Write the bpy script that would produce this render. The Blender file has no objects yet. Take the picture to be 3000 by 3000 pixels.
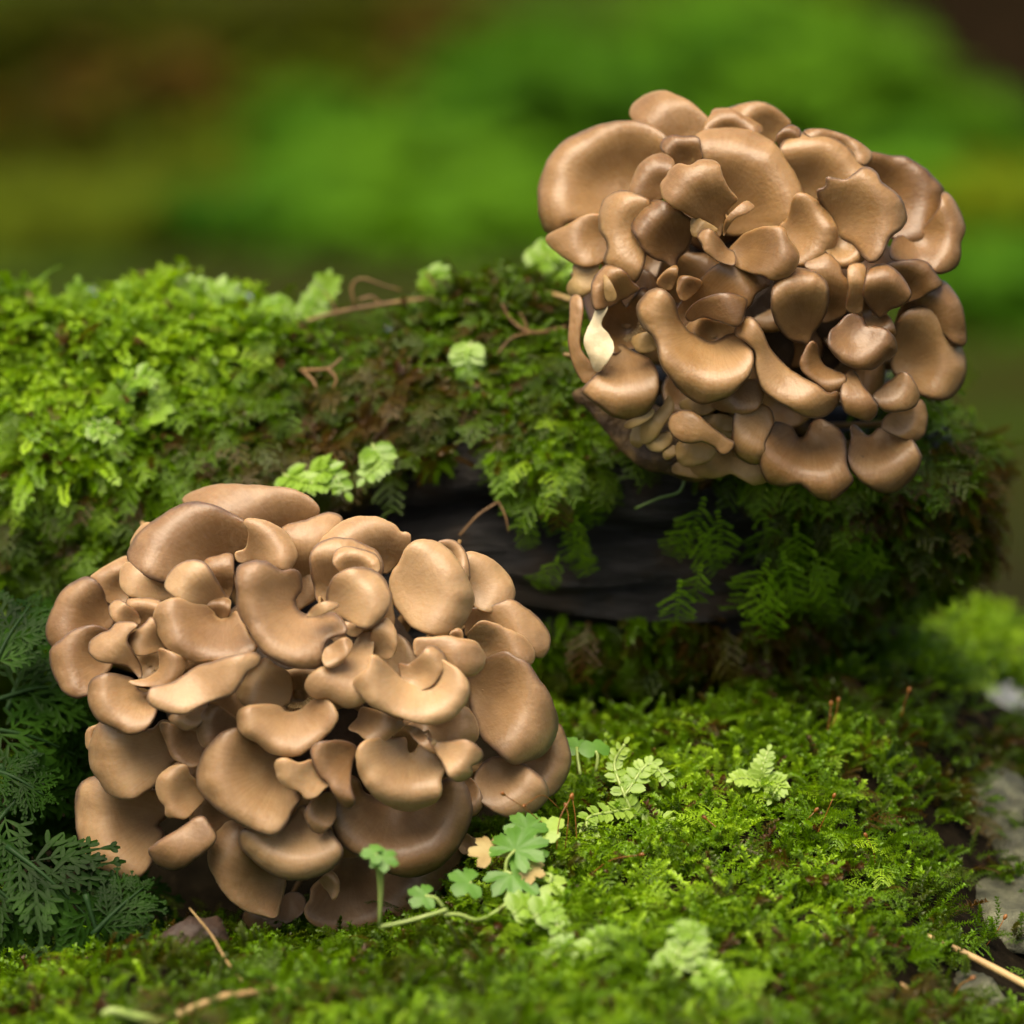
import bpy, bmesh, math, random
import numpy as np
from mathutils import Vector, Matrix, noise
from mathutils.geometry import delaunay_2d_cdt

# ------------------------------------------------------------------ camera, sky, sun, exposure
SC = bpy.context.scene
COL = SC.collection
R = math.radians
PITCH = R(14.0)
DIST = 1.25                       # metres from the lens to the plane of focus
FW = 0.30                         # width of the picture at that plane
FWD = Vector((0, math.cos(PITCH), -math.sin(PITCH)))
UP = Vector((0, math.sin(PITCH), math.cos(PITCH)))
RT = Vector((1, 0, 0))
CAM = -FWD * DIST
FOCUS = -0.066

cam_data = bpy.data.cameras.new('camera')
cam = bpy.data.objects.new('camera', cam_data)
COL.objects.link(cam)
cam.location = CAM
cam.rotation_euler = (math.pi / 2 - PITCH, 0, 0)
cam_data.sensor_width = 24
cam_data.lens = 100
cam_data.clip_start = 0.02
cam_data.clip_end = 400
cam_data.dof.use_dof = True
cam_data.dof.focus_distance = DIST + FOCUS
cam_data.dof.aperture_fstop = 4.3
SC.camera = cam

SUN_EL, SUN_AZ = R(68), R(-150)     # azimuth measured from +Y towards +X (light comes from there)
world = bpy.data.worlds.new('World')
SC.world = world
world.use_nodes = True
wn = world.node_tree
bg = wn.nodes['Background']
sky = wn.nodes.new('ShaderNodeTexSky')
sky.sky_type = 'NISHITA'
sky.sun_disc = False
sky.sun_elevation = SUN_EL
sky.sun_rotation = SUN_AZ
sky.dust_density = 4.0
sky.ozone_density = 0.6
wn.links.new(sky.outputs[0], bg.inputs[0])
bg.inputs[1].default_value = 0.085

sun_data = bpy.data.lights.new('sun', 'SUN')
sun = bpy.data.objects.new('sun', sun_data)
COL.objects.link(sun)
sun_data.energy = 2.8
sun_data.angle = R(55)
sun_data.color = (1.0, 0.95, 0.86)
sdir = Vector((math.sin(SUN_AZ) * math.cos(SUN_EL), math.cos(SUN_AZ) * math.cos(SUN_EL), math.sin(SUN_EL)))
sun.rotation_euler = (-sdir).to_track_quat('-Z', 'Y').to_euler()

SC.view_settings.view_transform = 'Standard'
SC.view_settings.look = 'None'
SC.view_settings.gamma = 1
SC.view_settings.use_curve_mapping = False
SC.view_settings.exposure = 1.28
SC.view_settings.use_white_balance = True
SC.view_settings.white_balance_temperature = 7700
SC.view_settings.white_balance_tint = 10
SC.render.engine = 'CYCLES'
SC.cycles.max_bounces = 4
SC.cycles.diffuse_bounces = 3
SC.cycles.glossy_bounces = 2
SC.cycles.transmission_bounces = 2
SC.cycles.use_denoising = True
SC.cycles.use_adaptive_sampling = True
SC.cycles.adaptive_threshold = 0.03

# ------------------------------------------------------------------ helpers
def kpx(d):
    return (DIST + d) / DIST * FW / 3000.0

def pt(px, py, d):
    """a point of the place, d metres behind the plane of focus (measured with the camera's sight line)"""
    k = kpx(d)
    return CAM + FWD * (DIST + d) + RT * ((px - 1500) * k) + UP * ((1500 - py) * k)

def to_px(P):
    v = np.asarray(P) - np.array(CAM)
    dep = v @ np.array(FWD)
    k = dep / DIST * FW / 3000.0
    return 1500 + (v @ np.array(RT)) / k, 1500 - (v @ np.array(UP)) / k, dep - DIST

def props(o, label=None, cat=None, group=None, kind=None):
    if label: o['label'] = label
    if cat: o['category'] = cat
    if group: o['group'] = group
    if kind: o['kind'] = kind
    return o

def mesh_data(name, verts, faces, mat=None, smooth=True, attrs=None):
    me = bpy.data.meshes.new(name)
    me.from_pydata([tuple(v) for v in verts], [], [tuple(int(i) for i in f) for f in faces])
    if smooth:
        me.polygons.foreach_set('use_smooth', [True] * len(me.polygons))
    if mat:
        me.materials.append(mat)
    if attrs:
        for an, av in attrs.items():
            a = me.attributes.new(an, 'FLOAT', 'POINT')
            a.data.foreach_set('value', np.asarray(av, dtype=np.float32))
    me.update()
    return me

def obj(name, me, parent=None, loc=None):
    o = bpy.data.objects.new(name, me)
    COL.objects.link(o)
    if loc is not None:
        o.location = loc
    if parent:
        o.parent = parent
    return o

def empty(name, loc):
    o = bpy.data.objects.new(name, None)
    o.empty_display_size = 0.01
    COL.objects.link(o)
    o.location = loc
    return o

def n3(x, y, z):
    return noise.noise(Vector((x, y, z)))

def fbm(x, y, z, o=3):
    s, a, t = 0.0, 1.0, 0.0
    for i in range(o):
        s += a * n3(x, y, z); t += a
        x, y, z, a = x * 2.03 + 7.1, y * 2.03 + 3.7, z * 2.03 + 1.3, a * 0.5
    return s / t

def tube(points, radii, n=8, closed_ends=True):
    """tapered tube along a list of Vectors"""
    V, F = [], []
    pts = [Vector(p) for p in points]
    prev = None
    for i, p in enumerate(pts):
        t = (pts[min(i + 1, len(pts) - 1)] - pts[max(i - 1, 0)]).normalized()
        if prev is None:
            a = Vector((0, 0, 1)) if abs(t.z) < 0.9 else Vector((1, 0, 0))
            u = t.cross(a).normalized()
        else:
            u = (prev - t * prev.dot(t)).normalized()
        prev = u
        w = t.cross(u)
        for k in range(n):
            q = 2 * math.pi * k / n
            V.append(p + (u * math.cos(q) + w * math.sin(q)) * radii[i])
    for i in range(len(pts) - 1):
        for k in range(n):
            F.append((i * n + k, i * n + (k + 1) % n, (i + 1) * n + (k + 1) % n, (i + 1) * n + k))
    if closed_ends:
        F.append(tuple(range(n - 1, -1, -1)))
        b = (len(pts) - 1) * n
        F.append(tuple(range(b, b + n)))
    return V, F

def bez(points, n):
    """smooth open Catmull-Rom through Vectors"""
    P = [Vector(p) for p in points]
    P = [P[0] * 2 - P[1]] + P + [P[-1] * 2 - P[-2]]
    out = []
    m = len(P) - 3
    for j in range(n):
        t = j / (n - 1) * m
        i = min(int(t), m - 1); f = t - i
        a, b, c, d = P[i:i + 4]
        out.append(0.5 * ((2 * b) + (c - a) * f + (2 * a - 5 * b + 4 * c - d) * f * f + (3 * b - a - 3 * c + d) * f ** 3))
    return out

# ------------------------------------------------------------------ materials
def new_mat(name):
    m = bpy.data.materials.new(name)
    m.use_nodes = True
    nt = m.node_tree
    return m, nt, nt.nodes['Principled BSDF'], nt.nodes['Material Output']

def ramp(nt, stops, fac=None):
    r = nt.nodes.new('ShaderNodeValToRGB')
    cr = r.color_ramp
    while len(cr.elements) < len(stops):
        cr.elements.new(0.5)
    for e, (p, c) in zip(cr.elements, stops):
        e.position = p
        e.color = (*c, 1)
    if fac is not None:
        nt.links.new(fac, r.inputs[0])
    return r

def nnoise(nt, scale, detail=3, coord=None, rough=0.5):
    n = nt.nodes.new('ShaderNodeTexNoise')
    n.inputs['Scale'].default_value = scale
    n.inputs['Detail'].default_value = detail
    n.inputs['Roughness'].default_value = rough
    if coord is not None:
        nt.links.new(coord, n.inputs['Vector'])
    return n

def mixc(nt, a, b, fac, mode='MIX'):
    m = nt.nodes.new('ShaderNodeMix')
    m.data_type = 'RGBA'
    m.blend_type = mode
    for sock, v in ((m.inputs[0], fac), (m.inputs[6], a), (m.inputs[7], b)):
        if hasattr(v, 'links'):
            nt.links.new(v, sock)
        elif isinstance(v, (int, float)):
            sock.default_value = v
        else:
            sock.default_value = (*v, 1)
    return m.outputs[2]

def math_n(nt, op, a, b=None, clamp=False):
    m = nt.nodes.new('ShaderNodeMath')
    m.operation = op
    m.use_clamp = clamp
    for i, v in enumerate((a, b)):
        if v is None: continue
        if hasattr(v, 'links'): nt.links.new(v, m.inputs[i])
        else: m.inputs[i].default_value = v
    return m.outputs[0]

def attr_n(nt, name, kind='GEOMETRY'):
    a = nt.nodes.new('ShaderNodeAttribute')
    a.attribute_name = name
    a.attribute_type = kind
    return a

def geo_pos(nt):
    return nt.nodes.new('ShaderNodeNewGeometry').outputs['Position']

def bump(nt, bsdf, height, strength, dist):
    b = nt.nodes.new('ShaderNodeBump')
    b.inputs['Strength'].default_value = strength
    b.inputs['Distance'].default_value = dist
    nt.links.new(height, b.inputs['Height'])
    nt.links.new(b.outputs[0], bsdf.inputs['Normal'])

def cap_material(name, dark, mid, light, rim, rough, palecut):
    m, nt, b, out = new_mat(name)
    pos = geo_pos(nt)
    s = attr_n(nt, 'edge')
    fx, fy = attr_n(nt, 'fx'), attr_n(nt, 'fy')
    info = nt.nodes.new('ShaderNodeObjectInfo')
    n1 = nnoise(nt, 55, 6, pos, 0.66)
    shift = math_n(nt, 'MULTIPLY_ADD', info.outputs['Random'], 0.44)
    shift.node.inputs[2].default_value = -0.20
    f = math_n(nt, 'ADD', n1.outputs[0], shift, True)
    base = ramp(nt, [(0.25, dark), (0.5, mid), (0.75, light)], f).outputs[0]
    # fine fibres running from the funnel to the margin
    comb = nt.nodes.new('ShaderNodeCombineXYZ')
    nt.links.new(math_n(nt, 'MULTIPLY', fx.outputs['Fac'], 9.0), comb.inputs[0])
    nt.links.new(math_n(nt, 'MULTIPLY', fy.outputs['Fac'], 9.0), comb.inputs[1])
    nt.links.new(math_n(nt, 'ADD', math_n(nt, 'MULTIPLY', info.outputs['Random'], 50.0), math_n(nt, 'MULTIPLY', s.outputs['Fac'], 1.2)), comb.inputs[2])
    fib = nnoise(nt, 2.2, 5, comb.outputs[0], 0.7)
    base = mixc(nt, base, (0.5, 0.36, 0.25), math_n(nt, 'MULTIPLY', ramp(nt, [(0.45, (0, 0, 0)), (0.75, (1, 1, 1))], fib.outputs[0]).outputs[0], 0.11))
    base = mixc(nt, base, dark, math_n(nt, 'MULTIPLY', ramp(nt, [(0.25, (1, 1, 1)), (0.5, (0, 0, 0))], fib.outputs[0]).outputs[0], 0.20))
    # pigment at the margin, uneven
    n2 = nnoise(nt, 120, 3, pos)
    e = math_n(nt, 'ADD', s.outputs['Fac'], math_n(nt, 'MULTIPLY', math_n(nt, 'SUBTRACT', n2.outputs[0], 0.62), 0.25))
    rimf = ramp(nt, [(0.83, (0, 0, 0)), (0.94, (1, 1, 1))], e).outputs[0]
    pale = ramp(nt, [(palecut, (0, 0, 0)), (palecut + .05, (1, 1, 1))], math_n(nt, 'FRACT', math_n(nt, 'MULTIPLY', info.outputs['Random'], 7.3))).outputs[0]
    rimc = mixc(nt, rim, light, pale)
    base = mixc(nt, base, rimc, math_n(nt, 'MULTIPLY', rimf, 0.72))
    # specks of dirt
    vor = nt.nodes.new('ShaderNodeTexVoronoi')
    vor.inputs['Scale'].default_value = 75
    nt.links.new(pos, vor.inputs['Vector'])
    sp = ramp(nt, [(0.03, (1, 1, 1)), (0.05, (0, 0, 0))], vor.outputs['Distance']).outputs[0]
    n5 = nnoise(nt, 14, 1, pos)
    spm = math_n(nt, 'MULTIPLY', sp, ramp(nt, [(0.55, (0, 0, 0)), (0.62, (1, 1, 1))], n5.outputs[0]).outputs[0])
    base = mixc(nt, base, (0.09, 0.05, 0.025), math_n(nt, 'MULTIPLY', spm, 0.7))
    nt.links.new(base, b.inputs['Base Color'])
    b.inputs['Subsurface Weight'].default_value = 0.35
    b.inputs['Subsurface Radius'].default_value = (1.0, 0.5, 0.22)
    b.inputs['Subsurface Scale'].default_value = 0.0032
    b.inputs['Coat Weight'].default_value = 0.08
    b.inputs['Coat Roughness'].default_value = 0.22
    n3_ = nnoise(nt, 60, 3, pos)
    rr = nt.nodes.new('ShaderNodeMapRange')
    rr.inputs['To Min'].default_value = rough - 0.12
    rr.inputs['To Max'].default_value = rough + 0.14
    nt.links.new(n3_.outputs[0], rr.inputs['Value'])
    nt.links.new(rr.outputs[0], b.inputs['Roughness'])
    b.inputs['Specular IOR Level'].default_value = 0.45
    fine = nnoise(nt, 900, 2, pos)
    hh = math_n(nt, 'ADD', math_n(nt, 'MULTIPLY', fib.outputs[0], 0.03), math_n(nt, 'MULTIPLY', fine.outputs[0], 0.8))
    bump(nt, b, hh, 0.35, 0.0005)
    return m

def simple(name, stops, scale, rough=0.6, bumpd=0.0, bscale=None, sss=0.0, spec=0.4):
    m, nt, b, out = new_mat(name)
    pos = geo_pos(nt)
    n1 = nnoise(nt, scale, 5, pos, 0.6)
    nt.links.new(ramp(nt, stops, n1.outputs[0]).outputs[0], b.inputs['Base Color'])
    b.inputs['Roughness'].default_value = rough
    b.inputs['Specular IOR Level'].default_value = spec
    if sss:
        b.inputs['Subsurface Weight'].default_value = sss
        b.inputs['Subsurface Scale'].default_value = 0.003
        b.inputs['Subsurface Radius'].default_value = (1, .7, .4)
    if bumpd:
        nb = nnoise(nt, bscale or scale * 4, 5, pos, 0.65)
        bump(nt, b, nb.outputs[0], 0.8, bumpd)
    return m

def leaf_material(name, stops, fac_attr=None, rough=0.45, trans=0.4, spec=0.4, nscale=30):
    """thin leaf: reflects on top and lets light through"""
    m, nt, b, out = new_mat(name)
    if fac_attr:
        a = attr_n(nt, fac_attr, 'INSTANCER')
        fac = a.outputs['Fac']
    else:
        pos = geo_pos(nt)
        fac = nnoise(nt, nscale, 3, pos).outputs[0]
    colr = ramp(nt, stops, fac).outputs[0]
    nt.links.new(colr, b.inputs['Base Color'])
    b.inputs['Roughness'].default_value = rough
    b.inputs['Specular IOR Level'].default_value = spec
    tr = nt.nodes.new('ShaderNodeBsdfTranslucent')
    tcol = mixc(nt, colr, (1.0, 1.0, 0.35), 1.0, 'MULTIPLY')
    nt.links.new(tcol, tr.inputs['Color'])
    mx = nt.nodes.new('ShaderNodeMixShader')
    mx.inputs[0].default_value = trans
    nt.links.new(b.outputs[0], mx.inputs[1])
    nt.links.new(tr.outputs[0], mx.inputs[2])
    nt.links.new(mx.outputs[0], out.inputs['Surface'])
    return m

M = {}
M['cap_tan'] = cap_material('tan_cap_skin', (0.172, 0.092, 0.039), (0.262, 0.153, 0.071), (0.35, 0.222, 0.112), (0.070, 0.044, 0.036), 0.47, 0.45)
M['cap_brown'] = cap_material('brown_cap_skin', (0.112, 0.054, 0.018), (0.182, 0.095, 0.034), (0.265, 0.152, 0.062), (0.036, 0.021, 0.017), 0.41, 0.75)
M['cream'] = simple('cream_flesh', [(0.3, (0.08, 0.045, 0.016)), (0.5, (0.25, 0.155, 0.058)), (0.75, (0.43, 0.31, 0.14))], 45, 0.5, 0.0006, 160, 0.2)
M['white_flesh'] = simple('torn_white_flesh', [(0.3, (0.42, 0.32, 0.17)), (0.7, (0.66, 0.57, 0.39))], 80, 0.6, 0.0005, 200, 0.2)
M['gill'] = simple('cream_gills', [(0.3, (0.30, 0.19, 0.085)), (0.7, (0.46, 0.33, 0.17))], 90, 0.6, 0.0004, 300, 0.15)
M['stem'] = simple('tan_stem', [(0.3, (0.22, 0.12, 0.045)), (0.7, (0.38, 0.24, 0.11))], 50, 0.5, 0.0005, 150, 0.1)
M['base'] = simple('gap_shade_base', [(0.3, (0.012, 0.006, 0.003)), (0.6, (0.035, 0.018, 0.008)), (0.85, (0.10, 0.06, 0.027))], 70, 0.7, 0.002, 120)  # brown darkened so the gaps between caps read as shade
M['rind'] = simple('rotten_rind', [(0.3, (0.012, 0.007, 0.004)), (0.5, (0.06, 0.033, 0.013)), (0.68, (0.20, 0.12, 0.045)), (0.8, (0.36, 0.26, 0.12))], 110, 0.6, 0.003, 140)
# ------------------------------------------------------------------ the lie of the land
CTRL = [(1500, 2150, .03), (1800, 2130, .035), (2100, 2060, .035), (2450, 1980, .045), (2700, 1960, .07),
        (1650, 2330, -.02), (2050, 2180, .0), (2350, 2200, -.005), (2600, 2230, -.005), (2780, 2330, .015),
        (1500, 2520, -.065), (1800, 2440, -.05), (2150, 2420, -.05), (2500, 2440, -.045), (2760, 2560, -.03),
        (1150, 2840, -.095), (850, 2840, -.095), (1150, 2770, -.05), (900, 2760, -.03), (1350, 2690, -.075), (1600, 2700, -.10), (2050, 2680, -.10), (2450, 2700, -.095), (2800, 2780, -.075),
        (700, 2870, -.12), (1000, 2900, -.13), (1500, 2900, -.14), (2000, 2900, -.145), (2500, 2930, -.135), (2900, 2960, -.11),
        (460, 2880, -.13), (350, 2990, -.15), (1000, 3060, -.17), (2000, 3100, -.19), (1500, 3400, -.26), (300, 3300, -.22), (2800, 3300, -.2),
        (600, 2780, -.05), (300, 2850, -.03), (100, 2850, -.02), (0, 2600, .02), (250, 2600, .02), (-200, 2700, -.02), (900, 2680, .0), (1250, 2560, .0),
        (-300, 2200, .06), (200, 2200, .06), (800, 2200, .06), (-600, 3100, -.12),
        (2850, 1850, .17), (3000, 1840, .22), (2760, 1980, .10), (2980, 2080, .12), (2950, 2250, .06), (2900, 2420, .02), (3000, 2650, -.02), (3100, 2900, -.06),
        (3300, 2300, .06), (3400, 1900, .25)]
_cp = np.array([pt(*c)[:] for c in CTRL])

def _tps(r2):
    return np.where(r2 > 1e-14, r2 * np.log(r2 + 1e-20), 0.0)

def _fit(C):
    n = len(C)
    r2 = ((C[:, None, :2] - C[None, :, :2]) ** 2).sum(2)
    A = np.zeros((n + 3, n + 3))
    A[:n, :n] = _tps(r2) + np.eye(n) * 2e-4
    A[:n, n] = 1; A[:n, n + 1:] = C[:, :2]
    A[n:, :n] = A[:n, n:].T
    return np.linalg.solve(A, np.concatenate([C[:, 2], [0, 0, 0]]))

_w = _fit(_cp)
FAR_Z = -0.20

def ground_z(x, y):
    """height of the ground (numpy arrays in metres)"""
    x = np.asarray(x, float); y = np.asarray(y, float)
    sh = x.shape
    X, Y = x.ravel(), y.ravel()
    xc, yc = np.clip(X, -.36, .36), np.clip(Y, -.36, .36)
    r2 = (xc[:, None] - _cp[None, :, 0]) ** 2 + (yc[:, None] - _cp[None, :, 1]) ** 2
    z = _tps(r2) @ _w[:-3] + _w[-3] + xc * _w[-2] + yc * _w[-1]
    z = np.clip(z, -0.25, 0.02)
    # settle to the forest floor away from the mound
    dx = np.maximum(0, np.abs(X) - .24) / .3
    dyb = np.maximum(0, Y - .16) / .25
    dyf = np.maximum(0, -Y - .24) / .25
    t = np.clip(np.sqrt(dx ** 2 + dyb ** 2 + dyf ** 2), 0, 1)
    t = t * t * (3 - 2 * t)
    far = FAR_Z - 0.125 * np.clip(Y - .5, 0, 7.5) + 0.06 * np.sin(X * .9 + .5) * np.sin(Y * .7) * np.clip((np.abs(Y) - 0.6) / 2, 0, 1) + 0.12 * np.clip(Y - 8, 0, 60)
    return ((1 - t) * z + t * far).reshape(sh)

def stretch(n, near, far, p):
    u = np.linspace(-1, 1, n)
    return near * u * 1.0 + np.sign(u) * (far - near) * np.abs(u) ** p

gx = stretch(261, 0.42, 90, 9)
gy = stretch(261, 0.42, 90, 9)
GX, GY = np.meshgrid(gx, gy)
GZ = ground_z(GX, GY)
lump = np.array([fbm(x * 45, y * 45, 0.3, 3) for x, y in zip(GX.ravel(), GY.ravel())]).reshape(GX.shape)
GZ = GZ + 0.004 * lump * (np.hypot(GX, GY) < 1.0)
nn = len(gx)
gf = [(i * nn + j, i * nn + j + 1, (i + 1) * nn + j + 1, (i + 1) * nn + j) for i in range(nn - 1) for j in range(nn - 1)]

def ground_mat():
    m, nt, b, out = new_mat('forest_floor')
    pos = geo_pos(nt)
    n1 = nnoise(nt, 1.1, 6, pos, 0.6)
    c1 = ramp(nt, [(0.34, (0.008, 0.010, 0.0015)), (0.46, (0.018, 0.020, 0.002)), (0.54, (0.016, 0.030, 0.002)), (0.66, (0.024, 0.05, 0.003))], n1.outputs[0]).outputs[0]
    n2 = nnoise(nt, 130, 6, pos, 0.7)
    c2 = ramp(nt, [(0.3, (0.003, 0.0025, 0.0015)), (0.6, (0.012, 0.009, 0.005)), (0.8, (0.04, 0.03, 0.016))], n2.outputs[0]).outputs[0]
    sep = nt.nodes.new('ShaderNodeVectorMath'); sep.operation = 'LENGTH'
    nt.links.new(pos, sep.inputs[0])
    near = ramp(nt, [(0.0, (0, 0, 0)), (1.0, (1, 1, 1))], math_n(nt, 'SUBTRACT', sep.outputs['Value'], 0.45, True)).outputs[0]
    nt.links.new(mixc(nt, c2, c1, near), b.inputs['Base Color'])
    b.inputs['Roughness'].default_value = 0.9
    b.inputs['Specular IOR Level'].default_value = 0.03
    bump(nt, b, n2.outputs[0], 0.8, 0.002)
    return m
M['ground'] = ground_mat()
ground = obj('ground', mesh_data('ground', np.stack([GX.ravel(), GY.ravel(), GZ.ravel()], 1), gf, M['ground']))
props(ground, 'dark forest floor rising into a mossy mound below the log', 'ground', kind='structure')

# ------------------------------------------------------------------ the log
LA, LB = pt(-1100, 1470, .085), pt(2830, 1500, .055)
L_AX = (LB - LA); L_LEN = L_AX.length; L_AX = L_AX / L_LEN
L_UP = (UP - L_AX * UP.dot(L_AX)).normalized()
L_FR = L_AX.cross(L_UP)
if L_FR.dot(FWD) > 0: L_FR = -L_FR          # towards the viewer
L_R = 0.0505

def log_pt(u, th):
    """u metres along the log, th 0 = top, pi/2 = front"""
    f = u / L_LEN
    qx = -1100 + 3970 * f
    rise = .003 * math.exp(-((qx - 430) / 330) ** 2) - .006 * math.exp(-((qx - 1050) / 200) ** 2) + .004 * math.exp(-((qx - 1520) / 180) ** 2) - .006 * math.exp(-((qx + 150) / 250) ** 2)
    c = LA + L_AX * u + L_UP * rise
    e = max(0.0, (f - 0.93) / 0.07)
    taper = math.sqrt(max(0.0, 1 - e ** 2.6))
    x, y = math.cos(th), math.sin(th)
    g = min(1.0, max(0.0, (f - 0.82) / 0.15)); g = g * g * (3 - 2 * g)
    taper *= 1 - g * (0.60 * max(0.0, -x) + 0.22 * max(0.0, x) ** 2)
    lumps = 0.013 * fbm(u * 15, x * 1.4, y * 1.4 + 5, 3)
    grain = 0.0058 * fbm(u * 12, th * 10.0, 2.2, 4) + 0.0016 * fbm(u * 40, th * 26, 7.7, 3)
    # a split runs along the front: upper lip stands out over a groove
    groove = -0.010 * math.exp(-((th - (1.68 + 0.10 * math.sin(u * 22))) / 0.13) ** 2) + 0.0045 * math.exp(-((th - 1.45) / 0.12) ** 2)
    r = L_R + lumps + grain + groove * (1 if u > 0.2 else 0.4)
    return c + (L_UP * x + L_FR * y) * (r * taper), taper

nu, nth = 240, 150
LV = []
us = list(np.linspace(0, L_LEN * 0.93, nu - 26)) + list(L_LEN * (0.93 + 0.07 * np.sin(np.linspace(0.05, math.pi / 2, 26))))
for u in us:
    for j in range(nth):
        LV.append(log_pt(u, 2 * math.pi * j / nth)[0])
LF = [(i * nth + j, i * nth + (j + 1) % nth, (i + 1) * nth + (j + 1) % nth, (i + 1) * nth + j) for i in range(nu - 1) for j in range(nth)]

def wood_mat():
    m, nt, b, out = new_mat('charred_wood')
    pos = geo_pos(nt)
    mp = nt.nodes.new('ShaderNodeMapping')
    mp.inputs['Scale'].default_value = (0.16, 1, 1)
    nt.links.new(pos, mp.inputs[0])
    n1 = nnoise(nt, 230, 6, mp.outputs[0], 0.68)
    n2 = nnoise(nt, 40, 4, pos, 0.6)
    c = ramp(nt, [(0.32, (0.002, 0.002, 0.002)), (0.5, (0.006, 0.0055, 0.0055)), (0.66, (0.026, 0.024, 0.024)), (0.82, (0.075, 0.07, 0.066))], n1.outputs[0]).outputs[0]
    c = mixc(nt, c, (0.022, 0.013, 0.006), ramp(nt, [(0.5, (0, 0, 0)), (0.7, (1, 1, 1))], n2.outputs[0]).outputs[0])
    nt.links.new(c, b.inputs['Base Color'])
    b.inputs['Roughness'].default_value = 0.5
    b.inputs['Specular IOR Level'].default_value = 0.3
    bump(nt, b, n1.outputs[0], 1.0, 0.004)
    return m
M['wood'] = wood_mat()
lme = mesh_data('fallen_log', [v - LA for v in LV], LF, M['wood'])
log = obj('fallen_log', lme, None, LA)
props(log, 'rotting black fallen log covered with moss, carrying the darker mushroom clump', 'log')

# ------------------------------------------------------------------ moss: shoots
def diamond(V, F, b, v, n, L, W, fold=0.25):
    v = v.normalized()
    s = v.cross(n)
    if s.length < 1e-6: s = Vector((1, 0, 0))
    s.normalize(); n = s.cross(v)
    i = len(V)
    m = b + v * (L * .45)
    V += [b, m + s * (W / 2) + n * (W * fold), b + v * L - n * (L * .12), m - s * (W / 2) + n * (W * fold), m]
    F += [(i, i + 1, i + 4), (i + 1, i + 2, i + 4), (i + 4, i + 2, i + 3), (i, i + 4, i + 3)]

def oval(V, F, b, v, n, L, W):
    """rounded small leaf, slightly cupped"""
    v = v.normalized(); s = v.cross(n)
    if s.length < 1e-6: s = Vector((1, 0, 0))
    s.normalize(); n = s.cross(v)
    i = len(V)
    V += [b, b + v * (L * .3) + s * (W * .42) + n * (W * .12), b + v * (L * .7) + s * (W * .45) + n * (W * .1), b + v * L - n * (L * .08),
          b + v * (L * .7) - s * (W * .45) + n * (W * .1), b + v * (L * .3) - s * (W * .42) + n * (W * .12), b + v * (L * .5)]
    F += [(i, i + 1, i + 6), (i + 1, i + 2, i + 6), (i + 2, i + 3, i + 6), (i + 3, i + 4, i + 6), (i + 4, i + 5, i + 6), (i + 5, i, i + 6)]

def feather_shoot(rnd, L, nb=11, droop=1.0):
    """pinnate shoot arching from +z over towards +x"""
    V, F = [], []
    path = []
    p, a = Vector((0, 0, 0)), rnd.uniform(0.1, 0.5)
    step = L / 14
    tw = rnd.uniform(-.12, .12)
    for i in range(15):
        path.append(p.copy())
        a += droop * rnd.uniform(.05, .16)
        p = p + Vector((math.sin(a), tw * i * .12, math.cos(a))) * step
    for i in range(1, 15):
        t = i / 14
        d = (path[min(i + 1, 14)] - path[i - 1]).normalized()
        side = d.cross(Vector((0, 1, 0))).cross(d).normalized()
        nrm = d.cross(side)
        for sgn in (-1, 1):
            diamond(V, F, path[i], d + side * sgn * .7, nrm, L * .07, L * .035)
            if i < 3 or (i + (sgn > 0)) % 2: continue
            bl = L * .36 * (math.sin(min(1, t * 1.25) * math.pi * .85) + .12) * rnd.uniform(.7, 1.1)
            bd = (d * .75 + side * sgn * 1.0 - nrm * rnd.uniform(-.2, .35)).normalized()
            nbn = max(3, int(bl / (L * .034)))
            q = path[i].copy()
            for k in range(nbn):
                q = q + bd * (bl / nbn)
                bd = (bd + d * .06 + Vector((0, 0, -.05 * droop))).normalized()
                sd = bd.cross(nrm).normalized()
                for s2 in (-1, 1):
                    diamond(V, F, q, bd + sd * s2 * .75 + nrm * rnd.uniform(-.3, .5), nrm, L * .052, L * .024)
    return V, F

def bushy_shoot(rnd, H, n=34, wide=0.30):
    """upright shoot with leaves set in a spiral"""
    V, F = [], []
    lean = Vector((rnd.uniform(.0, .5), rnd.uniform(-.25, .25), 1)).normalized()
    ga = 2.4
    for i in range(n):
        t = (i + 1) / n
        c = lean * (H * t) + Vector((H * .25 * t * t, 0, 0))
        q = ga * i + rnd.uniform(-.3, .3)
        up = .35 + 1.1 * t * t
        v = Vector((math.cos(q), math.sin(q), up))
        diamond(V, F, c, v, Vector((-math.cos(q) * up, -math.sin(q) * up, 1)), H * wide * rnd.uniform(.8, 1.15) * (1.05 - .45 * t), H * .11)
    return V, F

def branched_shoot(rnd, H):
    """two or three leafy branches from one foot, finely leaved"""
    V, F = [], []
    for k in range(rnd.randint(2, 4)):
        az = rnd.uniform(0, 6.28)
        d = Vector((math.cos(az) * .55, math.sin(az) * .55, 1)).normalized()
        L = H * rnd.uniform(.6, 1.05)
        n = 15
        p = Vector((0, 0, 0))
        for i in range(n):
            p = p + d * (L / n)
            d = (d + Vector((rnd.uniform(-.09, .09) + .05, rnd.uniform(-.09, .09), -.035))).normalized()
            if i < 3: continue
            for s in range(3):
                q = s * 2.1 + i * 1.1
                a = d.orthogonal().normalized(); b = d.cross(a)
                o = a * math.cos(q) + b * math.sin(q)
                diamond(V, F, p, o + d * .8, d - o * .5, H * .15 * (1.1 - .5 * i / n), H * .06)
    return V, F

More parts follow.
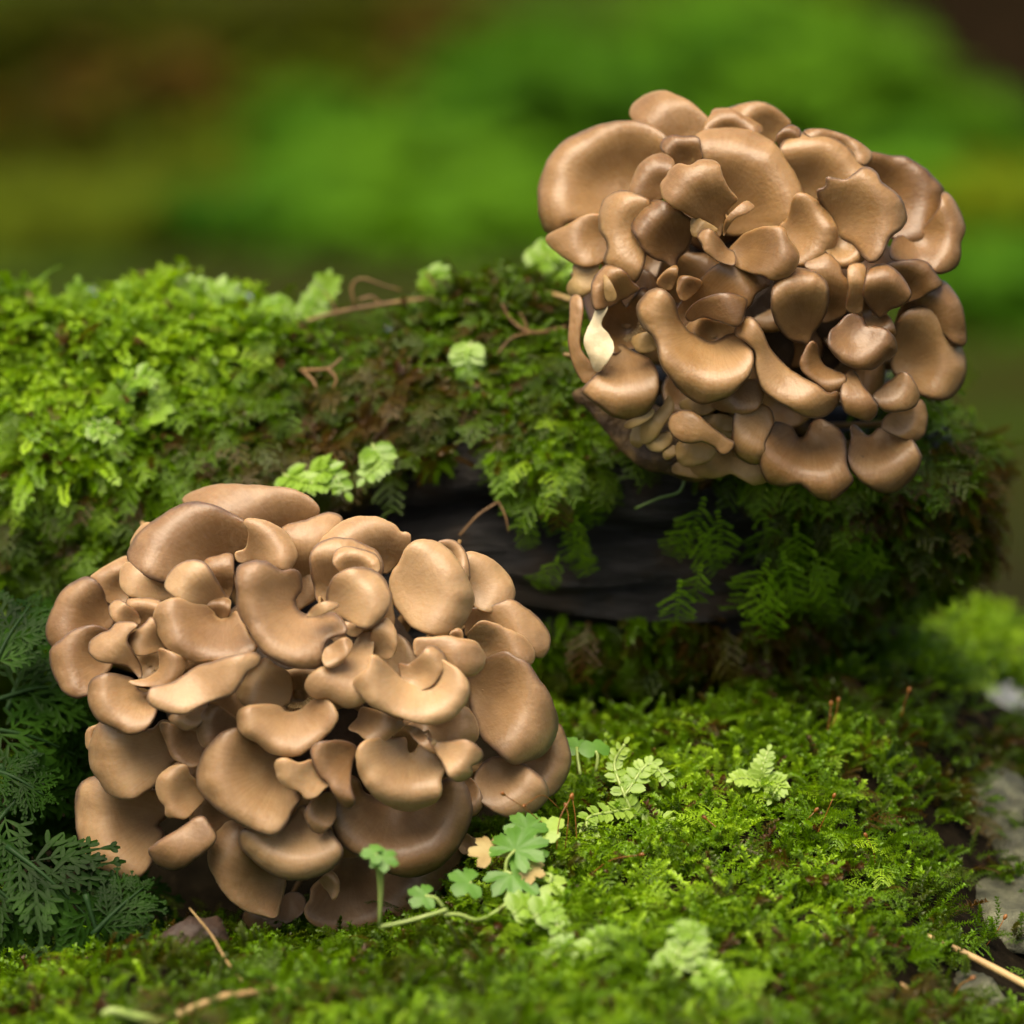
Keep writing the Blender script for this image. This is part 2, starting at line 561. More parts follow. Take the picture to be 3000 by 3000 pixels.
def leafy_sprig(rnd, L, n=11):
    """creeping sprig with two rows of round pale leaves"""
    V, F = [], []
    p, a = Vector((0, 0, 0)), rnd.uniform(.3, .8)
    st = L / n
    yaw = 0
    for i in range(n):
        a += rnd.uniform(.02, .16); yaw += rnd.uniform(-.15, .15)
        d = Vector((math.sin(a) * math.cos(yaw), math.sin(a) * math.sin(yaw), math.cos(a)))
        p = p + d * st
        side = Vector((-math.sin(yaw), math.cos(yaw), 0))
        nrm = side.cross(d) * -1
        sz = L * .19 * (1.0 - .45 * i / n) * rnd.uniform(.85, 1.15)
        for s in (-1, 1):
            oval(V, F, p, side * s + d * .55 + nrm * .15, nrm, sz, sz * .62)
    oval(V, F, p, d, nrm, L * .13, L * .08)
    return V, F

MOSS_STOPS = [(0.0, (0.055, 0.022, 0.004)), (0.18, (0.085, 0.050, 0.007)), (0.34, (0.050, 0.065, 0.003)), (0.55, (0.055, 0.115, 0.003)), (0.76, (0.115, 0.245, 0.006)), (1.0, (0.28, 0.46, 0.025))]
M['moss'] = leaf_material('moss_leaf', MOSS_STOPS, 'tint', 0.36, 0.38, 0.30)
M['dark_moss'] = M['moss']

lib = bpy.data.collections.new('moss_shoot_library')      # linked to nothing: only a source for the moss
_rl = random.Random(5)
def lib_add(V, F):
    me = mesh_data('shoot', V, F, M['moss'], True)
    o = bpy.data.objects.new('shoot_%02d' % len(lib.objects), me)
    lib.objects.link(o)
for k in range(5): lib_add(*feather_shoot(_rl, 1.0, droop=_rl.uniform(.7, 1.6)))       # 0-4
for k in range(5): lib_add(*bushy_shoot(_rl, 1.0, _rl.randint(26, 40), _rl.uniform(.25, .36)))  # 5-9
for k in range(5): lib_add(*branched_shoot(_rl, 1.0))                                  # 10-14
for k in range(4): lib_add(*leafy_sprig(_rl, 1.0, _rl.randint(9, 13)))                 # 15-18

def scatter_tree():
    ng = bpy.data.node_groups.new('moss_scatter', 'GeometryNodeTree')
    ng.interface.new_socket('Geometry', in_out='INPUT', socket_type='NodeSocketGeometry')
    ng.interface.new_socket('Geometry', in_out='OUTPUT', socket_type='NodeSocketGeometry')
    N = ng.nodes
    gi, go = N.new('NodeGroupInput'), N.new('NodeGroupOutput')
    ci = N.new('GeometryNodeCollectionInfo')
    ci.inputs['Collection'].default_value = lib
    ci.inputs['Separate Children'].default_value = True
    ci.inputs['Reset Children'].default_value = True
    iop = N.new('GeometryNodeInstanceOnPoints')
    iop.inputs['Pick Instance'].default_value = True
    def na(name, t):
        a = N.new('GeometryNodeInputNamedAttribute')
        a.data_type = t
        a.inputs['Name'].default_value = name
        return a.outputs['Attribute']
    e2r = N.new('FunctionNodeEulerToRotation')
    L = ng.links
    L.new(gi.outputs[0], iop.inputs['Points'])
    L.new(ci.outputs[0], iop.inputs['Instance'])
    L.new(na('variant', 'INT'), iop.inputs['Instance Index'])
    L.new(na('rot', 'FLOAT_VECTOR'), e2r.inputs[0])
    L.new(e2r.outputs[0], iop.inputs['Rotation'])
    L.new(na('size', 'FLOAT_VECTOR'), iop.inputs['Scale'])
    L.new(iop.outputs[0], go.inputs[0])
    return ng
SCATTER = scatter_tree()

class Moss:
    def __init__(self): self.p, self.r, self.s, self.v, self.t = [], [], [], [], []
    def add(self, p, grow, lean, size, var, tint):
        """grow: direction of the shoot's foot; lean: where it arches to"""
        z = grow.normalized()
        x = lean - z * lean.dot(z)
        if x.length < 1e-5: x = z.orthogonal()
        x.normalize()
        y = z.cross(x)
        m = Matrix((x, y, z)).transposed()
        self.p.append(p[:]); self.r.append(m.to_euler()[:]); self.s.append((size,) * 3); self.v.append(var); self.t.append(tint)
    def build(self, name, label):
        me = bpy.data.meshes.new(name)
        me.from_pydata(self.p, [], [])
        for nm, ty, dat, key in (('rot', 'FLOAT_VECTOR', self.r, 'vector'), ('size', 'FLOAT_VECTOR', self.s, 'vector'), ('variant', 'INT', self.v, 'value'), ('tint', 'FLOAT', self.t, 'value')):
            a = me.attributes.new(nm, ty, 'POINT')
            a.data.foreach_set(key, np.asarray(dat, dtype=np.int32 if ty == 'INT' else np.float32).ravel())
        o = obj(name, me)
        md = o.modifiers.new('scatter', 'NODES'); md.node_group = SCATTER
        props(o, label, 'moss', kind='stuff')
        return o

def blob(px, py, cx, cy, rx, ry, ang=0):
    dx, dy = px - cx, py - cy
    c, s = math.cos(R(ang)), math.sin(R(ang))
    u, v = (dx * c + dy * s) / rx, (-dx * s + dy * c) / ry
    return math.exp(-(u * u + v * v))

rl = random.Random(21)
UPW = Vector((0, 0, 1))
# --- moss on the log
lm = Moss()
NLOG = 25000
for _ in range(NLOG):
    u = rl.uniform(0.06, L_LEN * .998)
    th = rl.uniform(-0.9, 3.1)
    P, tp = log_pt(u, th)
    n = (L_UP * math.cos(th) + L_FR * math.sin(th))
    e = (u / L_LEN - .93) / .07
    if e > 0: n = (n * (1 - e) + L_AX * e).normalized()
    px, py, d = to_px(P)
    px, py = float(px), float(py)
    if px < -350: continue
    if ((px - 900) / 690) ** 2 + ((py - 2060) / 560) ** 2 < 1 or ((px - 2220) / 520) ** 2 + ((py - 860) / 500) ** 2 < 1: continue   # nothing grows behind the clumps
    # how thickly the moss grows here
    w = 1.0
    bare = 1.5 * max(blob(px, py, 1330, 1480, 280, 110, 4), blob(px, py, 1560, 1600, 260, 170, 10), blob(px, py, 1870, 1530, 330, 190, 8), blob(px, py, 1850, 1680, 230, 60, 5),
               blob(px, py, 1370, 1330, 60, 90), blob(px, py, 1000, 940, 90, 45), blob(px, py, 1250, 900, 90, 35), blob(px, py, 2760, 1180, 90, 110), blob(px, py, 1800, 2060, 260, 90))
    w -= 1.5 * bare
    w += 1.1 * max(blob(px, py, 1640, 1330, 130, 200, 10), blob(px, py, 1690, 1580, 55, 120), blob(px, py, 1560, 1700, 70, 60))
    w -= 1.6 * max(blob(px, py, 1250, 1470, 190, 60), blob(px, py, 1480, 1560, 160, 130), blob(px, py, 1850, 1540, 200, 130), blob(px, py, 1950, 1680, 130, 90))
    if px > 1950 and py > 1430: w -= .30
    if py > 1700 and px > 1500: w -= 0.35
    w += 0.5 * fbm(px / 120, py / 120, 3, 2)
    if rl.random() > w: continue
    cl = fbm(u * 38, th * 2.3, 4.4, 2)               # cushions
    P = P + n * (0.017 * max(0.0, cl + .02) * (1.3 if th < 1.2 else .6))
    grow = (n * 1.0 + UPW * .35 + Vector((rl.uniform(-.5, .5), rl.uniform(-.5, .5), rl.uniform(-.3, .3)))).normalized()
    lean = (Vector((0, 0, -1)) * (.4 + math.sin(th)) + L_FR * .5 + Vector((rl.uniform(-1, 1), rl.uniform(-.6, .6), 0)) * .8)
    # colours: yellow-green crown on the left, browner in the middle, deep green low down
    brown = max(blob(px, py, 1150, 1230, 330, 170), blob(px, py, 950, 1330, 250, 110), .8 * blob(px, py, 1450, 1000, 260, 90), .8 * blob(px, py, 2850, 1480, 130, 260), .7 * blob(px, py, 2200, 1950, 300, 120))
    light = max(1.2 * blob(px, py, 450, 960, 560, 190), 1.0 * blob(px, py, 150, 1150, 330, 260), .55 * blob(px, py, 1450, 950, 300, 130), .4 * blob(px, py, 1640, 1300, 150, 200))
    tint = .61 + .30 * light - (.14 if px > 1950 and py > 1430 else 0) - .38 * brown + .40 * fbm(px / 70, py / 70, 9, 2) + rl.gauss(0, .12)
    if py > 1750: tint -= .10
    if rl.random() < .08: tint = rl.uniform(.0, .22)
    k = rl.random()
    if light > .4 and k < .26: var, size = rl.randint(15, 18), rl.uniform(.008, .020)
    elif k < (.32 if not (px > 1900 and py > 1430) else .12): var, size = rl.randint(0, 4), rl.uniform(.010, .020)
    elif k < .84: var, size = rl.randint(10, 14), rl.uniform(.008, .015)
    else: var, size = rl.randint(5, 9), rl.uniform(.006, .012)
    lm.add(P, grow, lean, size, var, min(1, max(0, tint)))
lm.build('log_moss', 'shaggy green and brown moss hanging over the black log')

# --- moss on the mound
gm = Moss()
NG = 26000
xs = np.array([rl.uniform(-.19, .24) for _ in range(NG)]); ys = np.array([rl.uniform(-.24, .30) for _ in range(NG)])
zs = ground_z(xs, ys); zx = ground_z(xs + .004, ys); zy = ground_z(xs, ys + .004)
PX, PY, PD = to_px(np.stack([xs, ys, zs], 1))
for i in range(NG):
    px, py = float(PX[i]), float(PY[i])
    if px < -100 or px > 3150 or py > 3250: continue
    if ((px - 900) / 690) ** 2 + ((py - 2100) / 590) ** 2 < 1 and PD[i] > -.07: continue
    P = Vector((xs[i], ys[i], zs[i] + .004 * fbm(xs[i] * 45, ys[i] * 45, .3, 3)))
    n = Vector((-(zx[i] - zs[i]) / .004, -(zy[i] - zs[i]) / .004, 1)).normalized()
    w = .85
    w -= 1.0 * blob(px, py, 950, 2620, 330, 90)
    pit = max(blob(px, py, 300, 2500, 420, 330), blob(px, py, 700, 2640, 230, 70), blob(px, py, 1900, 2080, 240, 60))
    w -= 1.3 * pit
    w -= .9 * max(blob(px, py, 2900, 2450, 130, 50), blob(px, py, 2900, 2680, 170, 80, 25), blob(px, py, 2830, 2480, 160, 50, 10), blob(px, py, 2950, 2920, 170, 110), blob(px, py, 2920, 2070, 130, 60))
    w -= .55 * max(blob(px, py, 1150, 2880, 110, 60), blob(px, py, 2700, 2900, 120, 60))
    w -= .35 * max(blob(px, py, 2850, 2250, 250, 200), blob(px, py, 2900, 2750, 220, 220))
    w += .4 * fbm(px / 90, py / 90, 4, 2)
    if rl.random() > w: continue
    grow = (n * .7 + UPW * .6 + Vector((rl.uniform(-.5, .5), rl.uniform(-.5, .5), 0))).normalized()
    lean = Vector((rl.uniform(-1, 1), rl.uniform(-1, .4), -.3))
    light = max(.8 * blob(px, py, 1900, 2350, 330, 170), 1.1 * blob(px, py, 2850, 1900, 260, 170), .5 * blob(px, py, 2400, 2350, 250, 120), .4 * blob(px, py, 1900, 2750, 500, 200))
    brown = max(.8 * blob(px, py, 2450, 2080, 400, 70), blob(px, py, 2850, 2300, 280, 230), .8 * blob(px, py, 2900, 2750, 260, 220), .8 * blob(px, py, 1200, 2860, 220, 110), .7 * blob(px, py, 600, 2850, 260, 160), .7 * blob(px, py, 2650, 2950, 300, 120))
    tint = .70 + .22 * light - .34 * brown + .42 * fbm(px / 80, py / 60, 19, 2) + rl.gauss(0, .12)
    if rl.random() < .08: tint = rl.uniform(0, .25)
    k = rl.random()
    if k < .34: var, size = rl.randint(0, 4), rl.uniform(.009, .016)
    elif k < .80: var, size = rl.randint(10, 14), rl.uniform(.008, .014)
    else: var, size = rl.randint(5, 9), rl.uniform(.006, .011)
    P = P + n * (.007 * max(0., fbm(P.x * 60, P.y * 60, 8.1, 2)))
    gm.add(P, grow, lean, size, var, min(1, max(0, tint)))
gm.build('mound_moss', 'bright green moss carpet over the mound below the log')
# ------------------------------------------------------------------ mushroom outlines
# Each cap: (view, layer, outline, funnel point, {options}). A view gives the origin and scale its numbers are in.
VIEW = {'P': (0, 0, 1.0), 'A': (100, 1380, .46584), 'B': (850, 1450, .46584), 'C': (150, 1950, .46584), 'D': (800, 2000, .46584),
        'E': (1550, 220, .38820), 'F': (2200, 300, .38820), 'G': (1600, 750, .38820), 'H': (2150, 750, .38820)}
LOWER = [
('A',1,'925,180 1000,135 1150,95 1400,105 1600,120 1720,170 1785,240 1740,300 1640,345 1520,360 1400,340 1250,290 1100,250 980,215',(1640,480),{}),
('A',0,'1560,360 1700,320 1830,270 1925,300 1890,380 1830,430 1780,500 1740,600 1760,760 1700,820 1640,700 1600,560 1590,450',(1700,760),{}),
('A',4,'580,520 640,420 730,330 850,255 980,205 1100,225 1200,265 1290,310 1350,370 1360,450 1300,480 1230,525 1150,540 1100,580 1050,640 940,680 820,692 700,650 610,590',(1200,640),{}),
('A',1,'1060,580 1160,535 1235,530 1250,620 1240,760 1190,820 1140,700',(1190,800),{}),
('A',3,'1250,510 1330,480 1350,380 1320,315 1400,310 1500,345 1570,390 1620,460 1640,540 1600,610 1540,605 1480,585 1380,555 1300,570 1260,560',(1290,570),{}),
('A',3,'540,620 590,580 700,630 830,670 880,780 800,812 700,800 600,780 550,740 535,680',(880,800),{}),
('A',5,'820,720 850,640 930,585 1010,570 1080,600 1130,680 1170,760 1215,830 1150,825 1080,840 1000,840 920,815 860,770',(1200,880),{}),
('A',3,'1060,820 1160,805 1225,815 1220,900 1160,970 1120,900',(1150,950),{}),
('A',6,'725,930 745,870 800,825 880,805 950,830 1030,850 1080,880 1090,930 1140,965 1220,930 1260,900 1300,950 1340,1050 1395,1110 1370,1150 1250,1180 1100,1200 980,1200 880,1160 790,1080 740,1000',(1180,880),{}),
('A',8,'1250,640 1270,590 1370,560 1450,570 1520,610 1600,600 1650,640 1650,740 1600,800 1610,860 1640,910 1700,935 1800,925 1890,905 1950,960 1965,1030 1900,1060 1840,1090 1815,1150 1810,1230 1740,1260 1620,1250 1500,1200 1420,1150 1370,1090 1320,1000 1270,930 1250,850 1245,760',(1680,830),{'bulge':1.25}),
('B',7,'195,1000 250,950 340,900 385,930 380,980 340,1040 290,1085 215,1085',(230,960),{}),
('A',3,'60,1020 80,930 120,830 190,740 270,690 340,680 390,720 410,790 440,860 470,940 440,1000 380,1020 300,1040 200,1060 130,1100 90,1100',(470,960),{}),
('A',1,'345,675 430,610 560,545 600,590 580,680 580,760 560,830 480,840 420,800 380,720',(560,800),{}),
('A',2,'605,470 620,410 690,330 780,360 720,480',(800,500),{}),
('A',4,'75,1200 90,1130 140,1080 210,1020 290,985 370,980 440,1010 460,1080 450,1160 440,1240 400,1310 330,1400 300,1420 230,1425 160,1380 100,1290',(480,1190),{}),
('A',6,'330,1110 345,1070 400,1030 470,1000 510,960 580,950 650,970 600,1020 580,1070 610,1130 640,1200 660,1300 640,1310 600,1260 560,1220 480,1210 400,1195 345,1155',(690,1260),{}),
('A',4,'465,870 490,825 540,820 590,850 640,890 660,960 580,955 500,945',(640,960),{}),
('A',3,'580,810 700,805 780,820 800,860 740,920 680,1000 620,960 590,880',(680,980),{}),
('A',5,'580,1080 610,1030 690,970 730,925 760,980 790,1060 810,1120 720,1150 640,1155 600,1120',(830,1100),{}),
('A',5,'590,1330 660,1325 720,1310 780,1260 790,1190 785,1120 850,1140 950,1190 935,1260 890,1330 840,1360 740,1355 650,1350',(700,1220),{}),
('A',2,'630,1130 780,1120 800,1240 740,1320 650,1330 620,1220',(710,1240),{'dip':1.2}),
('A',7,'310,1420 330,1340 380,1295 460,1280 530,1300 590,1330 600,1390 650,1425 710,1430 720,1470 760,1500 750,1560 710,1620 650,1655 570,1660 480,1620 390,1580 330,1510',(680,1360),{}),
('A',7,'705,1420 730,1370 840,1355 920,1310 990,1260 1080,1220 1200,1180 1300,1155 1360,1145 1410,1170 1400,1220 1330,1270 1290,1340 1250,1400 1150,1440 1050,1480 960,1525 860,1530 780,1500 720,1470',(960,1240),{'dip':0.6}),
('A',4,'840,1560 900,1520 1000,1480 1090,1460 1080,1530 1040,1590 990,1620 940,1630 890,1600',(1000,1440),{}),
('A',4,'1015,1620 1040,1550 1090,1490 1140,1480 1210,1530 1290,1600 1250,1650 1170,1690 1110,1720 1060,1735 1030,1700',(1290,1620),{}),
('A',4,'1270,1400 1300,1330 1380,1240 1440,1190 1500,1230 1580,1270 1600,1350 1580,1450 1510,1510 1420,1510 1340,1490 1290,1450',(1590,1440),{}),
('A',2,'1520,1290 1600,1260 1740,1240 1760,1320 1800,1420 1780,1500 1700,1580 1560,1580 1490,1500',(1640,1450),{'dip':1.5}),
('A',7,'1265,1550 1290,1505 1370,1485 1500,1500 1540,1545 1600,1555 1680,1530 1730,1480 1790,1440 1850,1450 1895,1510 1905,1570 1860,1640 1800,1700 1720,1760 1650,1800 1550,1800 1460,1780 1400,1720 1320,1680 1270,1620',(1620,1470),{}),
('C',3,'680,370 800,390 900,430 960,520 940,590 890,645 800,610 750,570 715,480',(920,470),{}),
('C',5,'215,600 230,500 280,400 330,370 430,400 530,420 610,410 680,350 720,400 740,480 770,590 700,640 650,720 600,780 500,830 420,835 340,810 290,740 240,680',(790,570),{}),
('C',3,'208,480 215,420 255,385 340,370 300,480 225,530',(340,450),{}),
('C',4,'125,900 160,790 230,735 290,740 360,790 440,800 560,790 650,830 690,890 700,930 640,990 600,1020 590,1060 640,1110 620,1170 600,1240 550,1320 460,1350 370,1345 270,1290 180,1180 140,1050',(720,960),{}),
('C',6,'640,770 670,700 740,645 830,632 850,690 900,740 920,820 940,870 890,930 830,975 760,970 705,960 700,900 660,850',(930,820),{}),
('C',6,'605,1170 640,1140 690,1100 760,1060 840,1010 900,965 970,955 1010,1000 1045,1075 1010,1140 950,1190 890,1230 830,1270 740,1295 660,1270 615,1220',(900,960),{'bulge':1.4,'dip':0.2}),
('C',8,'875,740 890,640 930,550 1010,460 1090,405 1165,395 1200,440 1270,490 1330,540 1400,580 1420,650 1400,700 1440,760 1500,800 1540,870 1555,910 1500,960 1470,1020 1420,1080 1350,1100 1290,1080 1200,1050 1120,1000 1060,960 960,890 900,830',(1450,640),{}),
('C',5,'990,1200 1000,1120 1050,1060 1120,1000 1190,1020 1190,1100 1220,1180 1290,1260 1360,1320 1440,1380 1430,1450 1400,1560 1390,1610 1320,1590 1210,1550 1140,1490 1080,1420 1030,1330 995,1270',(1450,1400),{'bulge':1.2}),
('C',7,'1165,1090 1200,1050 1290,1060 1380,1080 1450,1040 1500,980 1560,910 1640,960 1720,1030 1770,1090 1830,1180 1790,1260 1720,1320 1620,1360 1500,1370 1400,1350 1300,1290 1220,1220 1170,1150',(1560,920),{}),
('C',6,'1590,960 1610,880 1680,820 1760,810 1790,900 1770,1000 1700,1060 1640,1050',(1780,850),{}),
('D',8,'5,540 20,490 80,480 150,510 220,490 270,530 340,590 380,650 320,690 260,735 200,740 165,700 90,670 30,620',(330,560),{}),
('D',7,'235,430 270,385 340,370 430,370 500,395 515,440 490,510 475,600 485,680 510,760 450,800 390,720 340,640 290,590 255,520',(510,470),{}),
('D',6,'345,860 370,770 390,690 380,620 430,590 490,620 520,720 600,770 680,800 800,820 920,810 1020,740 1080,650 1140,610 1190,640 1230,720 1245,830 1220,930 1180,1030 1100,1130 1000,1210 880,1250 780,1240 700,1200 600,1120 500,1090 420,1030 370,950',(760,720),{'bulge':1.1}),
('D',8,'510,450 540,390 600,360 680,355 740,365 800,360 815,400 820,460 850,490 900,450 950,350 1000,420 1040,510 1090,560 1060,640 1060,700 1020,770 930,820 830,835 730,805 630,740 560,650 520,550',(880,400),{}),
('D',9,'950,350 1000,370 1090,380 1200,360 1270,390 1320,460 1290,510 1250,530 1255,580 1210,620 1150,630 1100,590 1070,520 1020,460',(1010,390),{}),
('D',7,'820,265 920,290 970,350 1020,450 960,420 900,370 855,325',(900,300),{}),
('D',5,'1260,650 1310,560 1400,500 1500,510 1580,540 1650,590 1700,640 1725,720 1690,780 1620,830 1530,855 1420,830 1330,770 1280,710',(1330,500),{}),
('D',3,'1560,520 1680,450 1740,370 1790,270 1835,350 1867,480 1850,580 1800,670 1730,715 1680,660 1600,610',(1560,480),{}),
('D',3,'1160,640 1250,610 1310,720 1310,800 1250,845 1200,800 1190,720',(1180,640),{}),
('D',2,'208,1440 240,1380 230,1330 300,1270 390,1190 410,1100 520,1080 620,1100 720,1170 820,1200 920,1190 1050,1130 1140,1050 1190,1030 1165,1120 1100,1240 1000,1350 900,1430 750,1490 600,1530 450,1565 330,1550 240,1510',(460,1130),{}),
('D',4,'295,1240 360,1195 405,1235 412,1310 380,1372 350,1325 315,1285',(300,1300),{}),
('C',2,'1205,1600 1230,1550 1330,1570 1400,1570 1450,1470 1540,1440 1595,1480 1580,1560 1480,1625 1380,1660 1230,1660',(1500,1450),{}),
('D',1,'1170,1040 1210,955 1250,975 1312,1010 1265,1055 1205,1085',(1170,1000),{}),
('B',2,'190,310 260,230 340,170 440,148 540,150 640,190 690,240 740,245 745,290 720,340 680,400 640,450 580,480 540,430 450,380 330,350 250,330',(600,500),{}),
('B',3,'125,400 150,340 210,295 290,280 380,290 470,330 540,370 570,440 560,500 480,510 400,500 310,510 260,560 235,640 170,690 140,600 130,480',(230,640),{}),
('B',4,'270,420 290,350 350,330 450,350 530,380 562,440 545,490 470,480 400,470 320,495',(400,520),{}),
('B',6,'240,580 270,520 330,480 410,458 490,470 560,510 610,580 630,650 610,720 560,790 490,835 430,830 370,800 290,760 210,750 100,770 150,710 230,670 230,620',(160,740),{}),
('B',7,'95,765 150,700 220,670 290,680 302,702 230,740 160,768',(110,760),{}),
('B',7,'612,530 640,460 700,400 740,320 820,282 910,290 990,340 1060,420 1110,520 1145,620 1140,720 1100,810 1040,860 930,890 830,870 740,810 670,730 640,660 620,600',(630,640),{'dip':0.75}),
('B',4,'930,300 1000,283 1060,310 1108,380 1125,470 1120,540 1050,460 970,370',(960,420),{}),
('B',3,'1100,370 1190,375 1280,420 1350,490 1400,580 1400,650 1360,710 1270,735 1180,710 1130,640 1090,500',(1100,600),{'dip':0.5}),
('B',3,'1130,720 1270,700 1380,670 1450,705 1540,770 1600,840 1630,920 1610,990 1570,1022 1510,980 1450,920 1380,880 1290,860 1200,850 1150,880 1090,880 1100,800',(1150,880),{}),
('B',4,'1120,890 1150,830 1210,798 1290,815 1360,850 1440,890 1490,930 1530,1000 1512,1068 1440,1060 1370,1040 1280,1050 1210,1050 1180,960',(1190,1010),{}),
('B',6,'780,900 900,890 1000,890 1080,910 1160,925 1210,990 1222,1060 1180,1120 1120,1142 1050,1110 980,1060 930,1020 850,1020 780,1010',(800,980),{'bulge':1.3,'dip':0.4}),
('B',5,'1005,870 1050,840 1082,860 1080,915 1015,915',(1040,920),{}),
('B',6,'1110,1160 1150,1120 1200,1100 1230,1040 1300,1000 1370,985 1430,1030 1510,1080 1580,1180 1640,1290 1675,1400 1680,1500 1640,1600 1570,1670 1480,1700 1400,1712 1330,1660 1270,1610 1210,1560 1180,1480 1150,1400 1130,1290',(1110,1260),{}),
('B',8,'665,1060 740,1060 820,1000 860,955 920,958 980,1040 960,1130 890,1220 790,1260 700,1220',(740,1150),{}),
('B',9,'385,1190 410,1150 470,1100 505,1010 560,1040 640,1140 690,1195 760,1222 840,1200 900,1130 940,1030 1020,1070 1090,1130 1130,1220 1120,1290 1080,1360 1000,1430 900,1458 800,1450 700,1420 590,1380 490,1330 430,1260',(790,1130),{}),
('B',6,'90,1200 120,1140 190,1090 270,1080 340,1040 400,930 450,870 520,875 535,920 520,1000 500,1090 470,1160 470,1230 480,1290 420,1325 360,1340 300,1320 240,1280 160,1280 110,1250',(430,900),{}),
('B',5,'520,850 570,800 600,783 645,830 667,920 652,1000 610,1035 550,1020 510,960 510,900',(520,1010),{}),
('B',5,'330,800 400,815 450,840 410,890 350,870',(440,880),{}),
('B',5,'365,1480 420,1430 450,1350 520,1360 600,1390 705,1440 665,1490 600,1540 540,1560 470,1535 425,1505',(420,1370),{}),
('B',4,'720,1480 800,1430 900,1420 1010,1400 1090,1340 1150,1400 1178,1510 1140,1565 1050,1580 950,1570 840,1530',(820,1440),{}),
]
